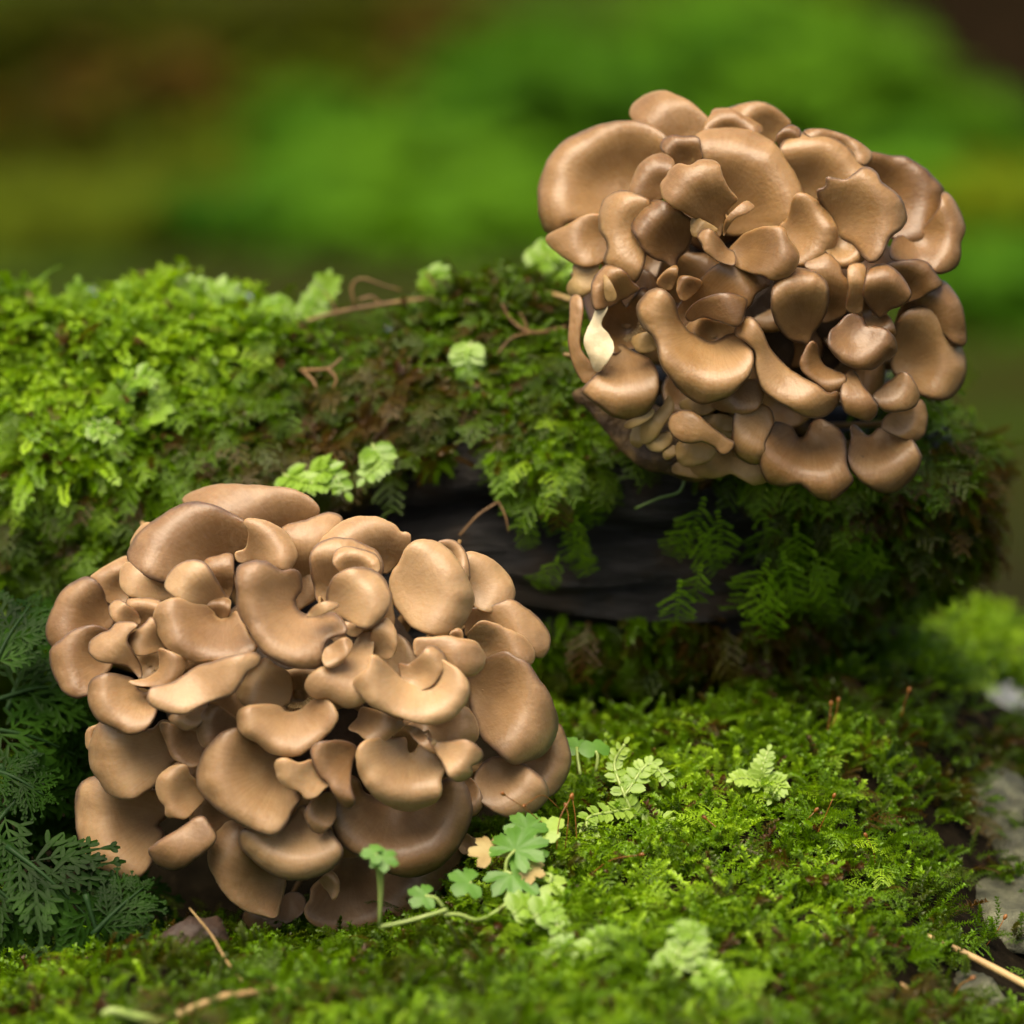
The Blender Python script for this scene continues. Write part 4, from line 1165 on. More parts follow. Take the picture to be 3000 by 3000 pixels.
rb = random.Random(77)
def herb(px, py, rx, ry, d, mat, label, group, n=260, leaf=.05):
    d = d * 2.9 - .5
    c = pt(px, py, d)
    k = kpx(d)
    ax, az = rx * k * 1.2, ry * k * 1.15
    zf = float(ground_z(np.array([c.x]), np.array([c.y]))[0])
    root = empty('leafy_herb', (c.x, c.y, zf))
    where = 'behind the pale mossy end of the log' if px < 600 else 'behind the brown mossy middle of the log' if px < 1550 else 'behind the dark mushroom clump' if px < 2650 else 'beyond the broken end of the log'
    label = label % (('low, ' if py > 550 else 'far off, ') + where)
    props(root, label, 'plant', group)
    V, F = [], []
    for _ in range(n):
        while True:
            v = Vector((rb.uniform(-1, 1), rb.uniform(-1, 1), rb.uniform(-1, 1)))
            if v.length < 1: break
        p = c + Vector((v.x * ax, v.y * ax * .8, v.z * az))
        if p.z < zf + .005: p.z = zf + rb.uniform(.005, .04)
        az_ = rb.uniform(0, 6.28)
        dv = Vector((math.cos(az_), math.sin(az_), rb.uniform(-.5, .35)))
        oval(V, F, p - root.location, dv, Vector((rb.uniform(-.5, .5), rb.uniform(-.9, .2), 1)), leaf * rb.uniform(.6, 1.2), leaf * rb.uniform(.35, .6))
    obj('foliage', mesh_data('foliage', V, F, M[mat]), root)
    for s in range(4):
        tip = c + Vector((rb.uniform(-.6, .6) * ax, rb.uniform(-.5, .5) * ax, rb.uniform(-.2, .7) * az)) - root.location
        sv, sf = tube(bez([Vector((rb.uniform(-.01, .01), 0, 0)), tip * .5 + Vector((0, 0, .01)), tip], 6), [.003, .003, .0025, .002, .002, .001], 6)
        obj('stem', mesh_data('stem', sv, sf, M['far_stem']), root)

HB = [('herb_bright', 'bright green leafy herb, %s', 'bright herbs behind the log',
       [(1250, 640, 330, 230, 1.5), (1500, 780, 300, 180, 1.3), (2480, 420, 300, 260, 1.7), (1750, 900, 300, 160, 1.3), (2250, 120, 330, 130, 2.1), (2750, 850, 170, 220, 1.4)]),
      ('herb_mid', 'mid green leafy herb, %s', 'green herbs behind the log',
       [(1700, 520, 330, 300, 1.75), (2150, 330, 330, 230, 1.9), (950, 700, 260, 190, 1.6), (2820, 560, 190, 230, 1.8), (1600, 250, 280, 170, 2.2), (2600, 700, 200, 260, 1.6), (2900, 1500, 170, 190, 1.0), (2930, 1700, 150, 110, .9), (1250, 900, 330, 130, 1.35), (1000, 480, 260, 170, 1.9)]),
      ('herb_deep', 'deep green leafy herb, %s', 'deep green herbs',
       [(1560, 430, 190, 150, 1.9), (2130, 250, 200, 130, 2.0), (760, 880, 260, 110, 1.4)]),
      ('herb_olive', 'olive green herb, %s', 'olive herbs',
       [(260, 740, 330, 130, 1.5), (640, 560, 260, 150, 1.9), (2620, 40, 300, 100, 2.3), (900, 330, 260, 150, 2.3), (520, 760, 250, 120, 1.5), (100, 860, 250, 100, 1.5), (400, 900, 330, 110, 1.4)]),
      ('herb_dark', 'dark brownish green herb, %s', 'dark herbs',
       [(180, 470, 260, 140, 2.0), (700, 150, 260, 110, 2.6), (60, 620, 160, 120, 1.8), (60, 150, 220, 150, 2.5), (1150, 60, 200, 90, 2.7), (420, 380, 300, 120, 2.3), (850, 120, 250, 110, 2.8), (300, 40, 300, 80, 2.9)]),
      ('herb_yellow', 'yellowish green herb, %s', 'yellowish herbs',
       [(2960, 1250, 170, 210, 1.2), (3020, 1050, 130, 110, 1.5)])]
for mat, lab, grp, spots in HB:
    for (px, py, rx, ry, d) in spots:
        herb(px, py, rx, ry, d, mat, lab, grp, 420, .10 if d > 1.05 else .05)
# heaps of dead leaves
for (px, py, rx, ry, d) in [(430, 190, 300, 110, 2.5), (1330, 70, 220, 80, 2.7), (130, 330, 170, 80, 2.2)]:
    d = d * 2.6 - .4
    c = pt(px, py, d); k = kpx(d)
    zf = float(ground_z(np.array([c.x]), np.array([c.y]))[0])
    root = empty('leaf_heap', (c.x, c.y, zf))
    props(root, 'heap of dead brown leaves far off %s' % ('behind the mossy middle of the log' if px > 1000 else 'behind the pale mossy end of the log'), 'leaf litter', 'heaps of dead leaves')
    V, F = [], []
    for _ in range(260):
        a, r = rb.uniform(0, 6.28), math.sqrt(rb.random())
        hgt = max(.02, (c.z - zf) * 1.25) * (1 - r * r)
        p = Vector((math.cos(a) * r * rx * k, math.sin(a) * r * rx * k * .8, rb.uniform(.0, 1) * hgt + .006))
        oval(V, F, p, Vector((math.cos(a + 1), math.sin(a + 1), rb.uniform(-.3, .3))), Vector((rb.uniform(-.4, .4), rb.uniform(-.6, .2), 1)), .12, .07)
    obj('dead_leaves', mesh_data('dead_leaves', V, F, M['litter']), root)
# a dark trunk at the edge of the wood
tb = pt(2930, 420, 5.6)
zf = float(ground_z(np.array([tb.x]), np.array([tb.y]))[0])
root = empty('tree_trunk', (tb.x, tb.y, zf))
props(root, 'dark brown tree trunk rising far behind the right hand clump', 'tree trunk')
path = [Vector((0, 0, -.3)), Vector((-.01, 0, .12)), Vector((-.015, .01, .35)), Vector((-.03, .02, .9)), Vector((-.02, .03, 2.2)), Vector((.05, .05, 4.5))]
sv, sf = tube(bez(path, 22), [.24 - .005 * i for i in range(22)], 20)
sv = [v + Vector((n3(v.x * 9, v.y * 9, v.z * 4), n3(v.y * 9, v.z * 4, v.x * 9), 0)) * .02 for v in sv]
obj('trunk', mesh_data('trunk', sv, sf, M['bark']), root)
def limb(p0, p1, r):
    sv, sf = tube(bez([p0, (p0 + p1) / 2 + Vector((0, 0, .1)), p1], 8), [r * (1 - .1 * i) for i in range(8)], 10)
    obj('limb', mesh_data('limb', sv, sf, M['bark']), root)
limb(Vector((-.02, .03, 2.4)), Vector((-.9, .4, 3.4)), .05)
limb(Vector((.0, .04, 3.2)), Vector((.8, .5, 4.2)), .045)

def stone(px, py, d, rx, ry, rz, mat, label, seed, name='stone'):
    c = pt(px, py, d)
    k = kpx(d)
    V, F = [], []
    nu_, nv_ = 36, 22
    for i in range(nv_ + 1):
        a = math.pi * i / nv_
        for j in range(nu_):
            b = 2 * math.pi * j / nu_
            v = Vector((math.sin(a) * math.cos(b), math.sin(a) * math.sin(b), math.cos(a)))
            q = 1 + .5 * fbm(v.x * 1.6 + seed, v.y * 1.6, v.z * 1.6, 4)
            q += .12 * (abs(fbm(v.x * 5 + seed, v.y * 5, v.z * 5, 2)))
            V.append(Vector((v.x * rx * k * q, v.y * rz * q, v.z * ry * k * q)))
    for i in range(nv_):
        for j in range(nu_):
            F.append((i * nu_ + j, i * nu_ + (j + 1) % nu_, (i + 1) * nu_ + (j + 1) % nu_, (i + 1) * nu_ + j))
    o = obj(name, mesh_data(name, V, F, mat), None, c)
    props(o, label, name)
    return o
M['stone'] = simple('lichen_stone', [(0.3, (0.010, 0.011, 0.006)), (0.5, (0.05, 0.052, 0.03)), (0.7, (0.13, 0.135, 0.085))], 90, 0.7, 0.003, 160)
M['pale_stone'] = simple('wet_pale_stone', [(0.3, (0.12, 0.12, 0.12)), (0.6, (0.32, 0.33, 0.34)), (0.8, (0.5, 0.5, 0.5))], 60, 0.35, 0.003, 130, spec=.6)
stone(2900, 2350, .03, 130, 70, .02, M['stone'], 'grey green lichened stone on the slope right of the moss mound', 3.1)
stone(2960, 2665, -.02, 210, 80, .028, M['stone'], 'long grey stone bedded low in the slope under the moss mound', 8.2)
stone(2790, 2500, .0, 70, 40, .012, M['stone'], 'small dark stone in the crevice between the mound and the lichened stone', 4.4)
stone(2985, 2490, .0, 80, 45, .014, M['stone'], 'flat grey stone between the lichened stone and the long stone', 7.7)
stone(2900, 2080, .125, 150, 60, .025, M['pale_stone'], 'pale wet stone behind the mound, beyond the log end', 5.5)
stone(3000, 2130, .13, 150, 80, .03, M['pale_stone'], 'small grey stone touching the pale wet stone', 6.5)
stone(2850, 2910, -.10, 80, 45, .012, M['stone'], 'small crumbly stone at the foot of the mound by the straw', 2.2)
stone(2975, 790, 3.5, 120, 110, .2, simple('brown_grey_rock', [(0.3, (0.03, 0.024, 0.018)), (0.7, (0.10, 0.085, 0.07))], 14, .8, .01), 'brownish grey rock among the far herbs right of the dark clump', 9.3)
# ------------------------------------------------------------------ ferns
M['fern'] = leaf_material('filmy_fern', [(0.3, (0.004, 0.014, 0.002)), (0.55, (0.009, 0.03, 0.003)), (0.75, (0.022, 0.062, 0.007))], None, 0.35, 0.12, 0.04, 70)  # dark fern green, lowered further so the colour carries the corner's shade
M['fern_stalk'] = simple('fern_stalk', [(0.3, (0.006, 0.02, 0.005)), (0.7, (0.014, 0.04, 0.01))], 60, 0.5, spec=.1)
rf = random.Random(404)

def blade(V, F, pts, wd, nrm):
    """flat lobe along a short path: narrow at the foot, rounded at the tip, folded a little along the middle"""
    prof = [.35, .75, 1.0, .95, .45]
    i0 = len(V)
    m = len(pts)
    for i, p in enumerate(pts):
        d = (pts[min(i + 1, m - 1)] - pts[max(i - 1, 0)]).normalized()
        s = d.cross(nrm).normalized()
        w = wd * prof[min(4, int(i * 5 / m))]
        V += [p + s * w + nrm * (w * .25), p.copy(), p - s * w + nrm * (w * .25)]
    for i in range(m - 1):
        a = i0 + i * 3
        F += [(a, a + 1, a + 4, a + 3), (a + 1, a + 2, a + 5, a + 4)]

def pinna(L, rnd):
    """one leaflet of the fern in local space: +x along, +y across, +z face"""
    V, F = [], []
    Z = Vector((0, 0, 1))
    n = 5
    spine = []
    for i in range(n + 1):
        t = i / n
        spine.append(Vector((L * t, L * .10 * t * t, -L * .14 * t * t)))
    blade(V, F, [spine[int(round(i * n / 5))] for i in range(6)], L * .035, Z)
    for i in range(1, n + 1):
        t = i / n
        for sg in ((-1, 1) if i < n else (0,)):
            ll = L * (.46 * (1 - .62 * t) + .08) * rnd.uniform(.85, 1.1)
            a = R(46 * sg + rnd.uniform(-6, 6))
            d = Vector((math.cos(a), math.sin(a), rnd.uniform(-.25, .1)))
            base = spine[i - 1] * .4 + spine[i] * .6 if i < n else spine[n]
            pts = [base + d * (ll * q) + Vector((ll * .12 * q * q, 0, -ll * .15 * q * q)) for q in (0, .25, .5, .75, 1)]
            blade(V, F, pts, L * .042, Z)
            # forked tips
            for s2 in (-1, 1):
                a2 = a + R(38 * s2)
                d2 = Vector((math.cos(a2), math.sin(a2), -.1))
                b2 = pts[2] if ll > L * .22 else pts[1]
                l2 = ll * .55
                blade(V, F, [b2 + d2 * (l2 * q) for q in (0, .25, .5, .75, 1)], L * .038, Z)
    return V, F

PINNAE = []
for k in range(4):
    V, F = pinna(1.0, rf)
    PINNAE.append(mesh_data('pinna', V, F, M['fern'], True))

def fern_frond(b, tip, sag, label, group, npin=9, width=.55, face=None):
    """b, tip: (px, py, d)"""
    if tip[0] > 160 and tip[1] < 2580:
        b, tip = (b[0], b[1], b[2] + .02), (tip[0] - 30, tip[1], tip[2] + .04)
    B, T = pt(*b), pt(*tip)
    ax = T - B
    L = ax.length
    face = face or (-FWD * .8 + UPW * .6 + Vector((rf.uniform(-.3, .3), 0, 0)))
    root = empty('fern_frond', B)
    props(root, label, 'fern', group)
    mid = (B + T) / 2 + face.normalized() * (L * sag)
    path = bez([Vector((0, 0, 0)), mid - B, T - B], 14)
    sv, sf = tube(path, [max(.00025, .0009 * (1 - .75 * i / 13)) for i in range(14)], 6)
    obj('stalk', mesh_data('stalk', sv, sf, M['fern_stalk']), root)
    for i in range(npin):
        t = .16 + .80 * i / (npin - 1)
        j = t * 13
        a, bq = path[int(j)], path[min(13, int(j) + 1)]
        p = a.lerp(bq, j - int(j))
        d = (bq - a).normalized()
        n = (face - d * face.dot(d)).normalized()
        s = n.cross(d)
        sg = 1 if i % 2 else -1
        pl = L * width * (math.sin(math.pi * (.25 + .68 * t)) + .10) * rf.uniform(.85, 1.1)
        dirn = (d * .72 + s * sg * .8 + n * rf.uniform(-.25, .15)).normalized() if i < npin - 1 else d
        n2 = (n - dirn * n.dot(dirn)).normalized()
        y = n2.cross(dirn)
        m = Matrix((dirn, y, n2)).transposed().to_4x4()
        o = obj('pinna', PINNAE[rf.randint(0, 3)], root)
        o.matrix_local = Matrix.Translation(p) @ m @ Matrix.Scale(pl, 4)
FG = 'filmy fern fronds in the shade left of the pale clump'
FL = 'dark finely divided fern frond next to the pale clump,'
for b, tp, sag, np_ in [((-60, 2130, -.06), (290, 2230, -.065), .12, 9), ((-40, 2060, -.05), (270, 2010, -.055), .12, 8), ((20, 2080, -.05), (170, 1790, -.04), .08, 7),
                        ((-30, 1980, -.04), (90, 1770, -.03), .08, 7), ((0, 2240, -.07), (180, 2560, -.07), .10, 9), ((100, 2200, -.06), (240, 2420, -.06), .10, 8),
                        ((-40, 2380, -.06), (240, 2400, -.06), .12, 8), ((20, 2480, -.07), (270, 2700, -.075), .12, 9), ((-60, 2560, -.06), (150, 2760, -.06), .10, 8),
                        ((250, 2620, -.085), (330, 2900, -.085), .05, 8), ((270, 2740, -.09), (420, 2600, -.085), .08, 7), ((290, 2800, -.09), (470, 2760, -.09), .08, 7),
                        ((60, 2760, -.07), (260, 2960, -.08), .10, 8), ((-50, 2800, -.06), (110, 3000, -.08), .10, 8), ((120, 2640, -.05), (-60, 2900, -.06), .10, 8),
                        ((140, 2300, -.05), (290, 2120, -.05), .10, 7), ((60, 2330, -.055), (-90, 2560, -.06), .1, 8), ((300, 2500, -.02), (400, 2760, -.03), .08, 7),
                        ((180, 2900, -.07), (380, 3010, -.10), .08, 7), ((-40, 2250, -.05), (130, 2330, -.055), .12, 8), ((-30, 2680, -.05), (190, 2640, -.05), .1, 8)]:
    fern_frond(b, tp, sag, FL + (' beside its upper caps' if b[1] < 2150 else ' beside its middle caps' if b[1] < 2450 else ' below its lowest caps'), FG, np_)

# ------------------------------------------------------------------ small plants on the moss
M['pale_leaf'] = leaf_material('pale_sprig_leaf', [(0.3, (0.17, 0.30, 0.035)), (0.7, (0.30, 0.44, 0.08))], None, 0.4, 0.35, 0.4, 90)
M['lime_leaf'] = leaf_material('lime_sprig_leaf', [(0.3, (0.13, 0.27, 0.02)), (0.7, (0.24, 0.40, 0.045))], None, 0.35, 0.4, 0.5, 90)
M['lobed_leaf'] = leaf_material('lobed_leaf', [(0.3, (0.07, 0.19, 0.025)), (0.7, (0.12, 0.28, 0.045))], None, 0.4, 0.4, 0.4, 120)
M['dry_leaf'] = leaf_material('dry_leaf', [(0.3, (0.30, 0.20, 0.07)), (0.7, (0.45, 0.36, 0.16))], None, 0.6, 0.3, 0.3, 120)
M['green_stem'] = simple('pale_green_stem', [(0.3, (0.16, 0.24, 0.05)), (0.7, (0.26, 0.34, 0.10))], 60, 0.4)
M['red_stem'] = simple('red_seta', [(0.3, (0.13, 0.04, 0.008)), (0.7, (0.28, 0.11, 0.02))], 200, 0.35)
M['wet_stem'] = simple('moss_runner', [(0.3, (0.05, 0.10, 0.015)), (0.7, (0.10, 0.18, 0.03))], 90, 0.4)
M['straw'] = simple('dry_straw', [(0.3, (0.22, 0.12, 0.045)), (0.7, (0.45, 0.32, 0.14))], 60, 0.5)
M['twig'] = simple('brown_twig', [(0.3, (0.08, 0.04, 0.014)), (0.7, (0.20, 0.11, 0.04))], 80, 0.6)
rs_ = random.Random(9)

def sprig(pts, leafsz, mat, label, group, name='spikemoss_sprig', nl=14, face=None):
    P = [pt(*p) for p in pts]
    O = P[0]
    root = empty(name, O)
    props(root, label, 'plant', group)
    path = bez([p - O for p in P], 24)
    sv, sf = tube(path, [.0005] * 24, 5)
    obj('stem', mesh_data('stem', sv, sf, M['green_stem']), root)
    V, F = [], []
    fc = face or (-FWD * .7 + UPW * .8)
    for i in range(nl):
        j = int(2 + 21 * i / nl)
        d = (path[min(23, j + 1)] - path[j - 1]).normalized()
        n = (fc - d * fc.dot(d)).normalized(); s = n.cross(d)
        z = leafsz * (1.05 - .45 * i / nl) * rs_.uniform(.85, 1.15)
        for sg in (-1, 1):
            oval(V, F, path[j] + d * rs_.uniform(-.0004, .0004), s * sg + d * .5 + n * rs_.uniform(-.15, .3), n, z, z * .58)
        if i % 2: oval(V, F, path[j], d + n * .4, n, z * .55, z * .3)
    oval(V, F, path[-1], path[-1] - path[-3], fc, leafsz * .6, leafsz * .4)
    obj('leaves', mesh_data('leaves', V, F, M[mat]), root)

SL = 'pale green creeping sprig with two rows of small round leaves on the mound moss'
SG = 'pale sprigs on the mound'
for pts in [[(1870, 2420, -.055), (1830, 2330, -.055), (1800, 2240, -.05), (1830, 2180, -.05)], [(1830, 2330, -.055), (1900, 2240, -.05), (1960, 2290, -.052)],
            [(1850, 2370, -.055), (1790, 2380, -.06), (1720, 2400, -.065), (1740, 2470, -.07)], [(1880, 2430, -.058), (1940, 2400, -.06), (1980, 2460, -.066)],
            [(1900, 2480, -.06), (1930, 2440, -.065), (1970, 2490, -.07), (1960, 2540, -.075)], [(2010, 2540, -.075), (2050, 2520, -.078), (2100, 2560, -.08)],
            [(2240, 2310, -.045), (2230, 2260, -.045), (2250, 2200, -.042)], [(2240, 2290, -.045), (2180, 2280, -.046), (2150, 2285, -.047)], [(2240, 2290, -.045), (2280, 2300, -.047), (2260, 2340, -.05)]]:
    sprig(pts, .0042, 'pale_leaf', SL, SG)
SL2 = 'lime green feathery sprig arching over the moss at the foot of the mound'
for pts in [[(1850, 2800, -.135), (1780, 2750, -.137), (1700, 2790, -.14)], [(1900, 2880, -.15), (1960, 2830, -.15), (2010, 2760, -.148), (2040, 2800, -.15)],
            [(1800, 2850, -.14), (1850, 2890, -.148), (1860, 2950, -.155)], [(1980, 2850, -.15), (2030, 2740, -.147), (1990, 2730, -.147)], [(2030, 2850, -.15), (2080, 2860, -.152), (2110, 2890, -.155)],
            [(1560, 2690, -.12), (1600, 2670, -.12), (1640, 2720, -.123)], [(1500, 2680, -.115), (1530, 2660, -.115), (1580, 2670, -.118)], [(1680, 2880, -.14), (1640, 2800, -.135), (1660, 2760, -.133)]]:
    sprig(pts, .0055, 'lime_leaf', SL2, 'lime sprigs at the foot of the mound')
SL3 = 'bright arching leafy sprig %s'
for pts in [[(170, 1310, .02), (230, 1240, .012), (310, 1270, .008), (370, 1350, .01)], [(330, 1250, .015), (370, 1130, .012), (440, 1110, .01), (480, 1180, .012)],
            [(360, 1250, .015), (440, 1220, .012), (480, 1190, .012), (510, 1240, .014)], [(540, 1010, .04), (580, 1050, .03), (600, 1110, .028), (620, 1150, .028)],
            [(300, 950, .06), (240, 900, .06), (230, 840, .06)], [(420, 940, .06), (520, 860, .06), (570, 830, .06)], [(570, 930, .06), (640, 850, .06), (690, 860, .06)], [(340, 930, .06), (380, 880, .06), (360, 850, .06)],
            [(700, 960, .06), (800, 900, .055), (850, 930, .055)], [(880, 960, .055), (950, 850, .055), (960, 820, .055)], [(1290, 880, .055), (1270, 820, .055), (1290, 800, .055)], [(1480, 870, .05), (1460, 840, .05), (1480, 810, .05)],
            [(1380, 1000, .02), (1370, 1050, .018), (1375, 1100, .018)], [(1090, 1300, .0), (1110, 1350, -.002), (1070, 1400, -.004)], [(80, 1000, .05), (140, 950, .05), (200, 960, .05)], [(1560, 800, .05), (1610, 740, .05), (1650, 760, .05)], [(1590, 820, .05), (1660, 780, .05), (1700, 790, .05)],
            [(830, 1390, .0), (880, 1410, -.004), (960, 1420, -.006)], [(900, 1400, .0), (960, 1380, -.004), (1010, 1440, -.006)]]:
    x0, y0 = pts[-1][:2]
    sprig(pts, .0062, 'lime_leaf', SL3 % ('at the foot of the log right above the pale clump' if y0 > 1380 else 'on the bright pale moss of the log' if x0 < 880 else 'on the brownish middle of the mossy log' if x0 < 1350 else 'on the log moss beside the dark clump'), 'leafy sprigs on the log', nl=16)

def lobed(V, F, c, ax, nrm, r, lobes=5, cup=.2):
    """rounded leaf blade cut into lobes; c where the stalk meets it"""
    ax = (ax - nrm * ax.dot(nrm)).normalized(); s = nrm.cross(ax)
    i0 = len(V)
    V.append(c.copy())
    n = lobes * 8
    for i in range(n + 1):
        a = R(-145) + R(290) * i / n
        q = abs(math.sin((i / n) * lobes * math.pi))
        rr = r * (.62 + .38 * q ** .6) * (1 + .12 * math.cos(a)) * (1 + .06 * math.sin(i * 2.2))
        V.append(c + (ax * math.cos(a) + s * math.sin(a)) * (rr * .55) + nrm * (cup * r * .25))
        V.append(c + (ax * math.cos(a) + s * math.sin(a)) * rr + nrm * (cup * r * (.3 + .4 * math.cos(i / n * lobes * 2 * math.pi)) - r * .1))
    for i in range(n):
        a = i0 + 1 + i * 2
        F += [(i0, a, a + 2), (a, a + 1, a + 3, a + 2)]

def seedling(label, leaves, runners=(), mat='lobed_leaf'):
    """leaves: (foot, leaf centre, radius, axis(px,py), lobes, material)"""
    O = pt(*leaves[0][0])
    root = empty('lobed_leaf_seedling', O)
    props(root, label, 'seedling')
    for foot, cen, r, axp, nl, mt in leaves:
        A, Bp = pt(*foot) - O, pt(*cen) - O
        mid = (A + Bp) / 2 + Vector((rs_.uniform(-.001, .001), 0, .001))
        sv, sf = tube(bez([A, mid, Bp], 8), [.0005] * 8, 6)
        obj('leaf_stalk', mesh_data('leaf_stalk', sv, sf, M['green_stem']), root)
        V, F = [], []
        nrm = (UPW * .75 - FWD * .55 + Vector((rs_.uniform(-.3, .3), 0, 0))).normalized()
        lobed(V, F, Bp, RT * axp[0] - UP * axp[1] - FWD * .3, nrm, r, nl)
        obj('leaf', mesh_data('leaf', V, F, M[mt]), root)
    for rp in runners:
        P = [pt(*q) - O for q in rp]
        sv, sf = tube(bez(P, 16), [.0006] * 16, 6)
        obj('runner', mesh_data('runner', sv, sf, M['green_stem']), root)

seedling('slender seedling with one lobed leaf standing against the pale clump',
         [((1110, 2715, -.118), (1118, 2515, -.125), .0042, (1, .25), 5, 'lobed_leaf'), ((1112, 2715, -.118), (1100, 2500, -.126), .0035, (-1, -.2), 3, 'lobed_leaf')],
         [[(1110, 2716, -.118), (1190, 2700, -.117), (1260, 2680, -.116), (1310, 2665, -.114)]])
seedling('rooting runner with a tuft of lobed leaves on moss beside the pale clump',
         [((1480, 2570, -.098), (1500, 2560, -.1), .0085, (.6, .5), 7, 'lobed_leaf'), ((1480, 2570, -.098), (1510, 2490, -.098), .0085, (.2, -1), 7, 'lobed_leaf'),
          ((1550, 2500, -.09), (1545, 2430, -.09), .0062, (-.3, -1), 5, 'lobed_leaf'), ((1550, 2500, -.09), (1600, 2430, -.088), .005, (.6, -1), 3, 'pale_leaf'),
          ((1440, 2530, -.095), (1440, 2500, -.096), .006, (-.2, -1), 5, 'dry_leaf'), ((1540, 2560, -.1), (1550, 2550, -.1), .0042, (.8, .3), 5, 'dry_leaf'),
          ((1380, 2620, -.105), (1375, 2585, -.106), .0055, (-1, 0), 4, 'lobed_leaf'), ((1300, 2660, -.113), (1245, 2625, -.114), .0045, (-1, -.1), 4, 'lobed_leaf'), ((1570, 2520, -.09), (1575, 2510, -.09), .003, (.4, -.6), 3, 'lobed_leaf'),
          ((1600, 2560, -.1), (1610, 2590, -.102), .0045, (.6, -.2), 4, 'pale_leaf')],
         [[(1510, 2610, -.102), (1470, 2660, -.107), (1400, 2695, -.11), (1345, 2680, -.112), (1300, 2680, -.114)]])
seedling('round green leaf standing by the dark hollow right of the pale clump',
         [((1745, 2260, -.05), (1745, 2200, -.05), .0046, (0, -1), 2, 'lobed_leaf'), ((1700, 2270, -.05), (1690, 2190, -.045), .004, (-.2, -1), 3, 'lobed_leaf')])

def strand(name, label, cat, pts, r0, r1, mat, group=None, n=20, parts=()):
    P = [pt(*p) for p in pts]
    O = P[0]
    path = bez([p - O for p in P], n)
    rad = [r0 + (r1 - r0) * i / (n - 1) for i in range(n)]
    sv, sf = tube(path, rad, 7)
    if not parts:
        o = obj(name, mesh_data(name, sv, sf, M[mat]), None, O)
        props(o, label, cat, group)
        return o
    root = empty(name, O)
    props(root, label, cat, group)
    obj('stem', mesh_data('stem', sv, sf, M[mat]), root)
    for pn, pp, pr, pm in parts:
        Q = [pt(*p) - O for p in pp]
        sv, sf = tube(bez(Q, 10), [pr * (1 - .05 * i) for i in range(10)], 6)
        obj(pn, mesh_data(pn, sv, sf, M[pm]), root)
    return root

strand('straw', 'jointed straw coloured stalk with splitting tip lying at the foot of the mound', 'straw',
       [(400, 3020, -.165), (520, 2975, -.162), (640, 2925, -.158), (740, 2908, -.154)], .0013, .0010, 'straw',
       parts=[('split_tip', [(740, 2908, -.154), (790, 2896, -.152), (850, 2905, -.15), (890, 2960, -.15)], .0006, 'straw'), ('split_tip', [(735, 2910, -.154), (790, 2915, -.152), (850, 2902, -.15)], .0004, 'straw'),
              ('shoot', [(480, 3000, -.165), (400, 2980, -.168), (330, 2962, -.17), (300, 2975, -.17)], .0017, 'green_stem'), ('side_strip', [(560, 2965, -.16), (640, 2948, -.157), (700, 2920, -.155)], .0005, 'straw')])
strand('straw', 'thin dry grass stalk lying down the slope right of the mound', 'straw', [(2705, 2738, -.085), (2800, 2780, -.09), (2900, 2830, -.095), (3040, 2905, -.10)], .0008, .0012, 'straw')
strand('dead_grass', 'bleached curled grass blade at the lower edge of the mound', 'dead grass', [(2640, 2880, -.13), (2680, 2920, -.132), (2705, 2970, -.135), (2690, 3040, -.14)], .0004, .0007, 'straw')
strand('dead_grass', 'fine grey hair of grass crossing the moss below the pale clump', 'dead grass', [(555, 2660, -.10), (620, 2740, -.118), (660, 2810, -.125), (710, 2875, -.135)], .0002, .0004, 'straw')
strand('creeping_stem', 'brown creeping stem with side shoots along the top of the log', 'stem', [(780, 990, .05), (950, 925, .05), (1130, 890, .05), (1300, 870, .048), (1480, 850, .045)], .0007, .0005, 'twig',
       parts=[('side_shoot', [(1040, 905, .05), (1030, 840, .05), (1060, 815, .05), (1120, 835, .05), (1175, 850, .05)], .0005, 'twig'), ('side_shoot', [(1050, 880, .05), (1090, 870, .05), (1120, 895, .05)], .0006, 'twig'),
              ('side_shoot', [(1300, 868, .048), (1270, 830, .048), (1250, 800, .048)], .0006, 'twig'), ('side_shoot', [(985, 915, .05), (970, 880, .05), (950, 855, .05)], .0004, 'twig')])
strand('creeping_stem', 'forked tan moss stem hanging on the brown moss of the log', 'stem', [(880, 1085, .02), (960, 1080, .015), (1000, 1050, .015)], .0006, .0004, 'twig',
       parts=[('side_shoot', [(885, 1085, .02), (920, 1120, .016), (930, 1160, .015)], .0006, 'twig'), ('side_shoot', [(960, 1080, .015), (985, 1110, .014), (975, 1140, .014)], .0006, 'twig')])
strand('creeping_stem', 'tan branching moss stem below the dark clump on the log face', 'stem', [(1460, 1470, -.002), (1400, 1510, -.004), (1345, 1570, -.004)], .0004, .0003, 'twig',
       parts=[('side_shoot', [(1460, 1470, -.002), (1480, 1510, -.004), (1490, 1560, -.004)], .0003, 'twig')])
strand('creeping_stem', 'rusty branching stem near the upper clump on the mossy log side', 'stem', [(1660, 960, .025), (1560, 975, .02), (1500, 940, .02), (1470, 890, .02)], .0008, .0004, 'twig',
       parts=[('side_shoot', [(1560, 975, .02), (1500, 990, .016), (1455, 1040, .014)], .0005, 'twig'), ('side_shoot', [(1545, 970, .02), (1535, 935, .02), (1520, 915, .02)], .0005, 'twig')])
strand('creeping_stem', 'wiry green runner hanging over the bare wood under the dark clump', 'stem', [(2010, 1390, -.012), (1990, 1440, -.012), (1930, 1460, -.008), (1860, 1490, -.006)], .0005, .0003, 'wet_stem')
strand('dead_grass', 'pale bleached grass stalk on top of the log beside the dark clump', 'dead grass', [(1500, 830, .05), (1570, 845, .045), (1680, 880, .03)], .0010, .0006, 'straw')
strand('grass_blade', 'thin green blade rising from the moss on top of the log', 'grass', [(535, 860, .06), (525, 810, .06), (535, 770, .06)], .0006, .0002, 'green_stem')
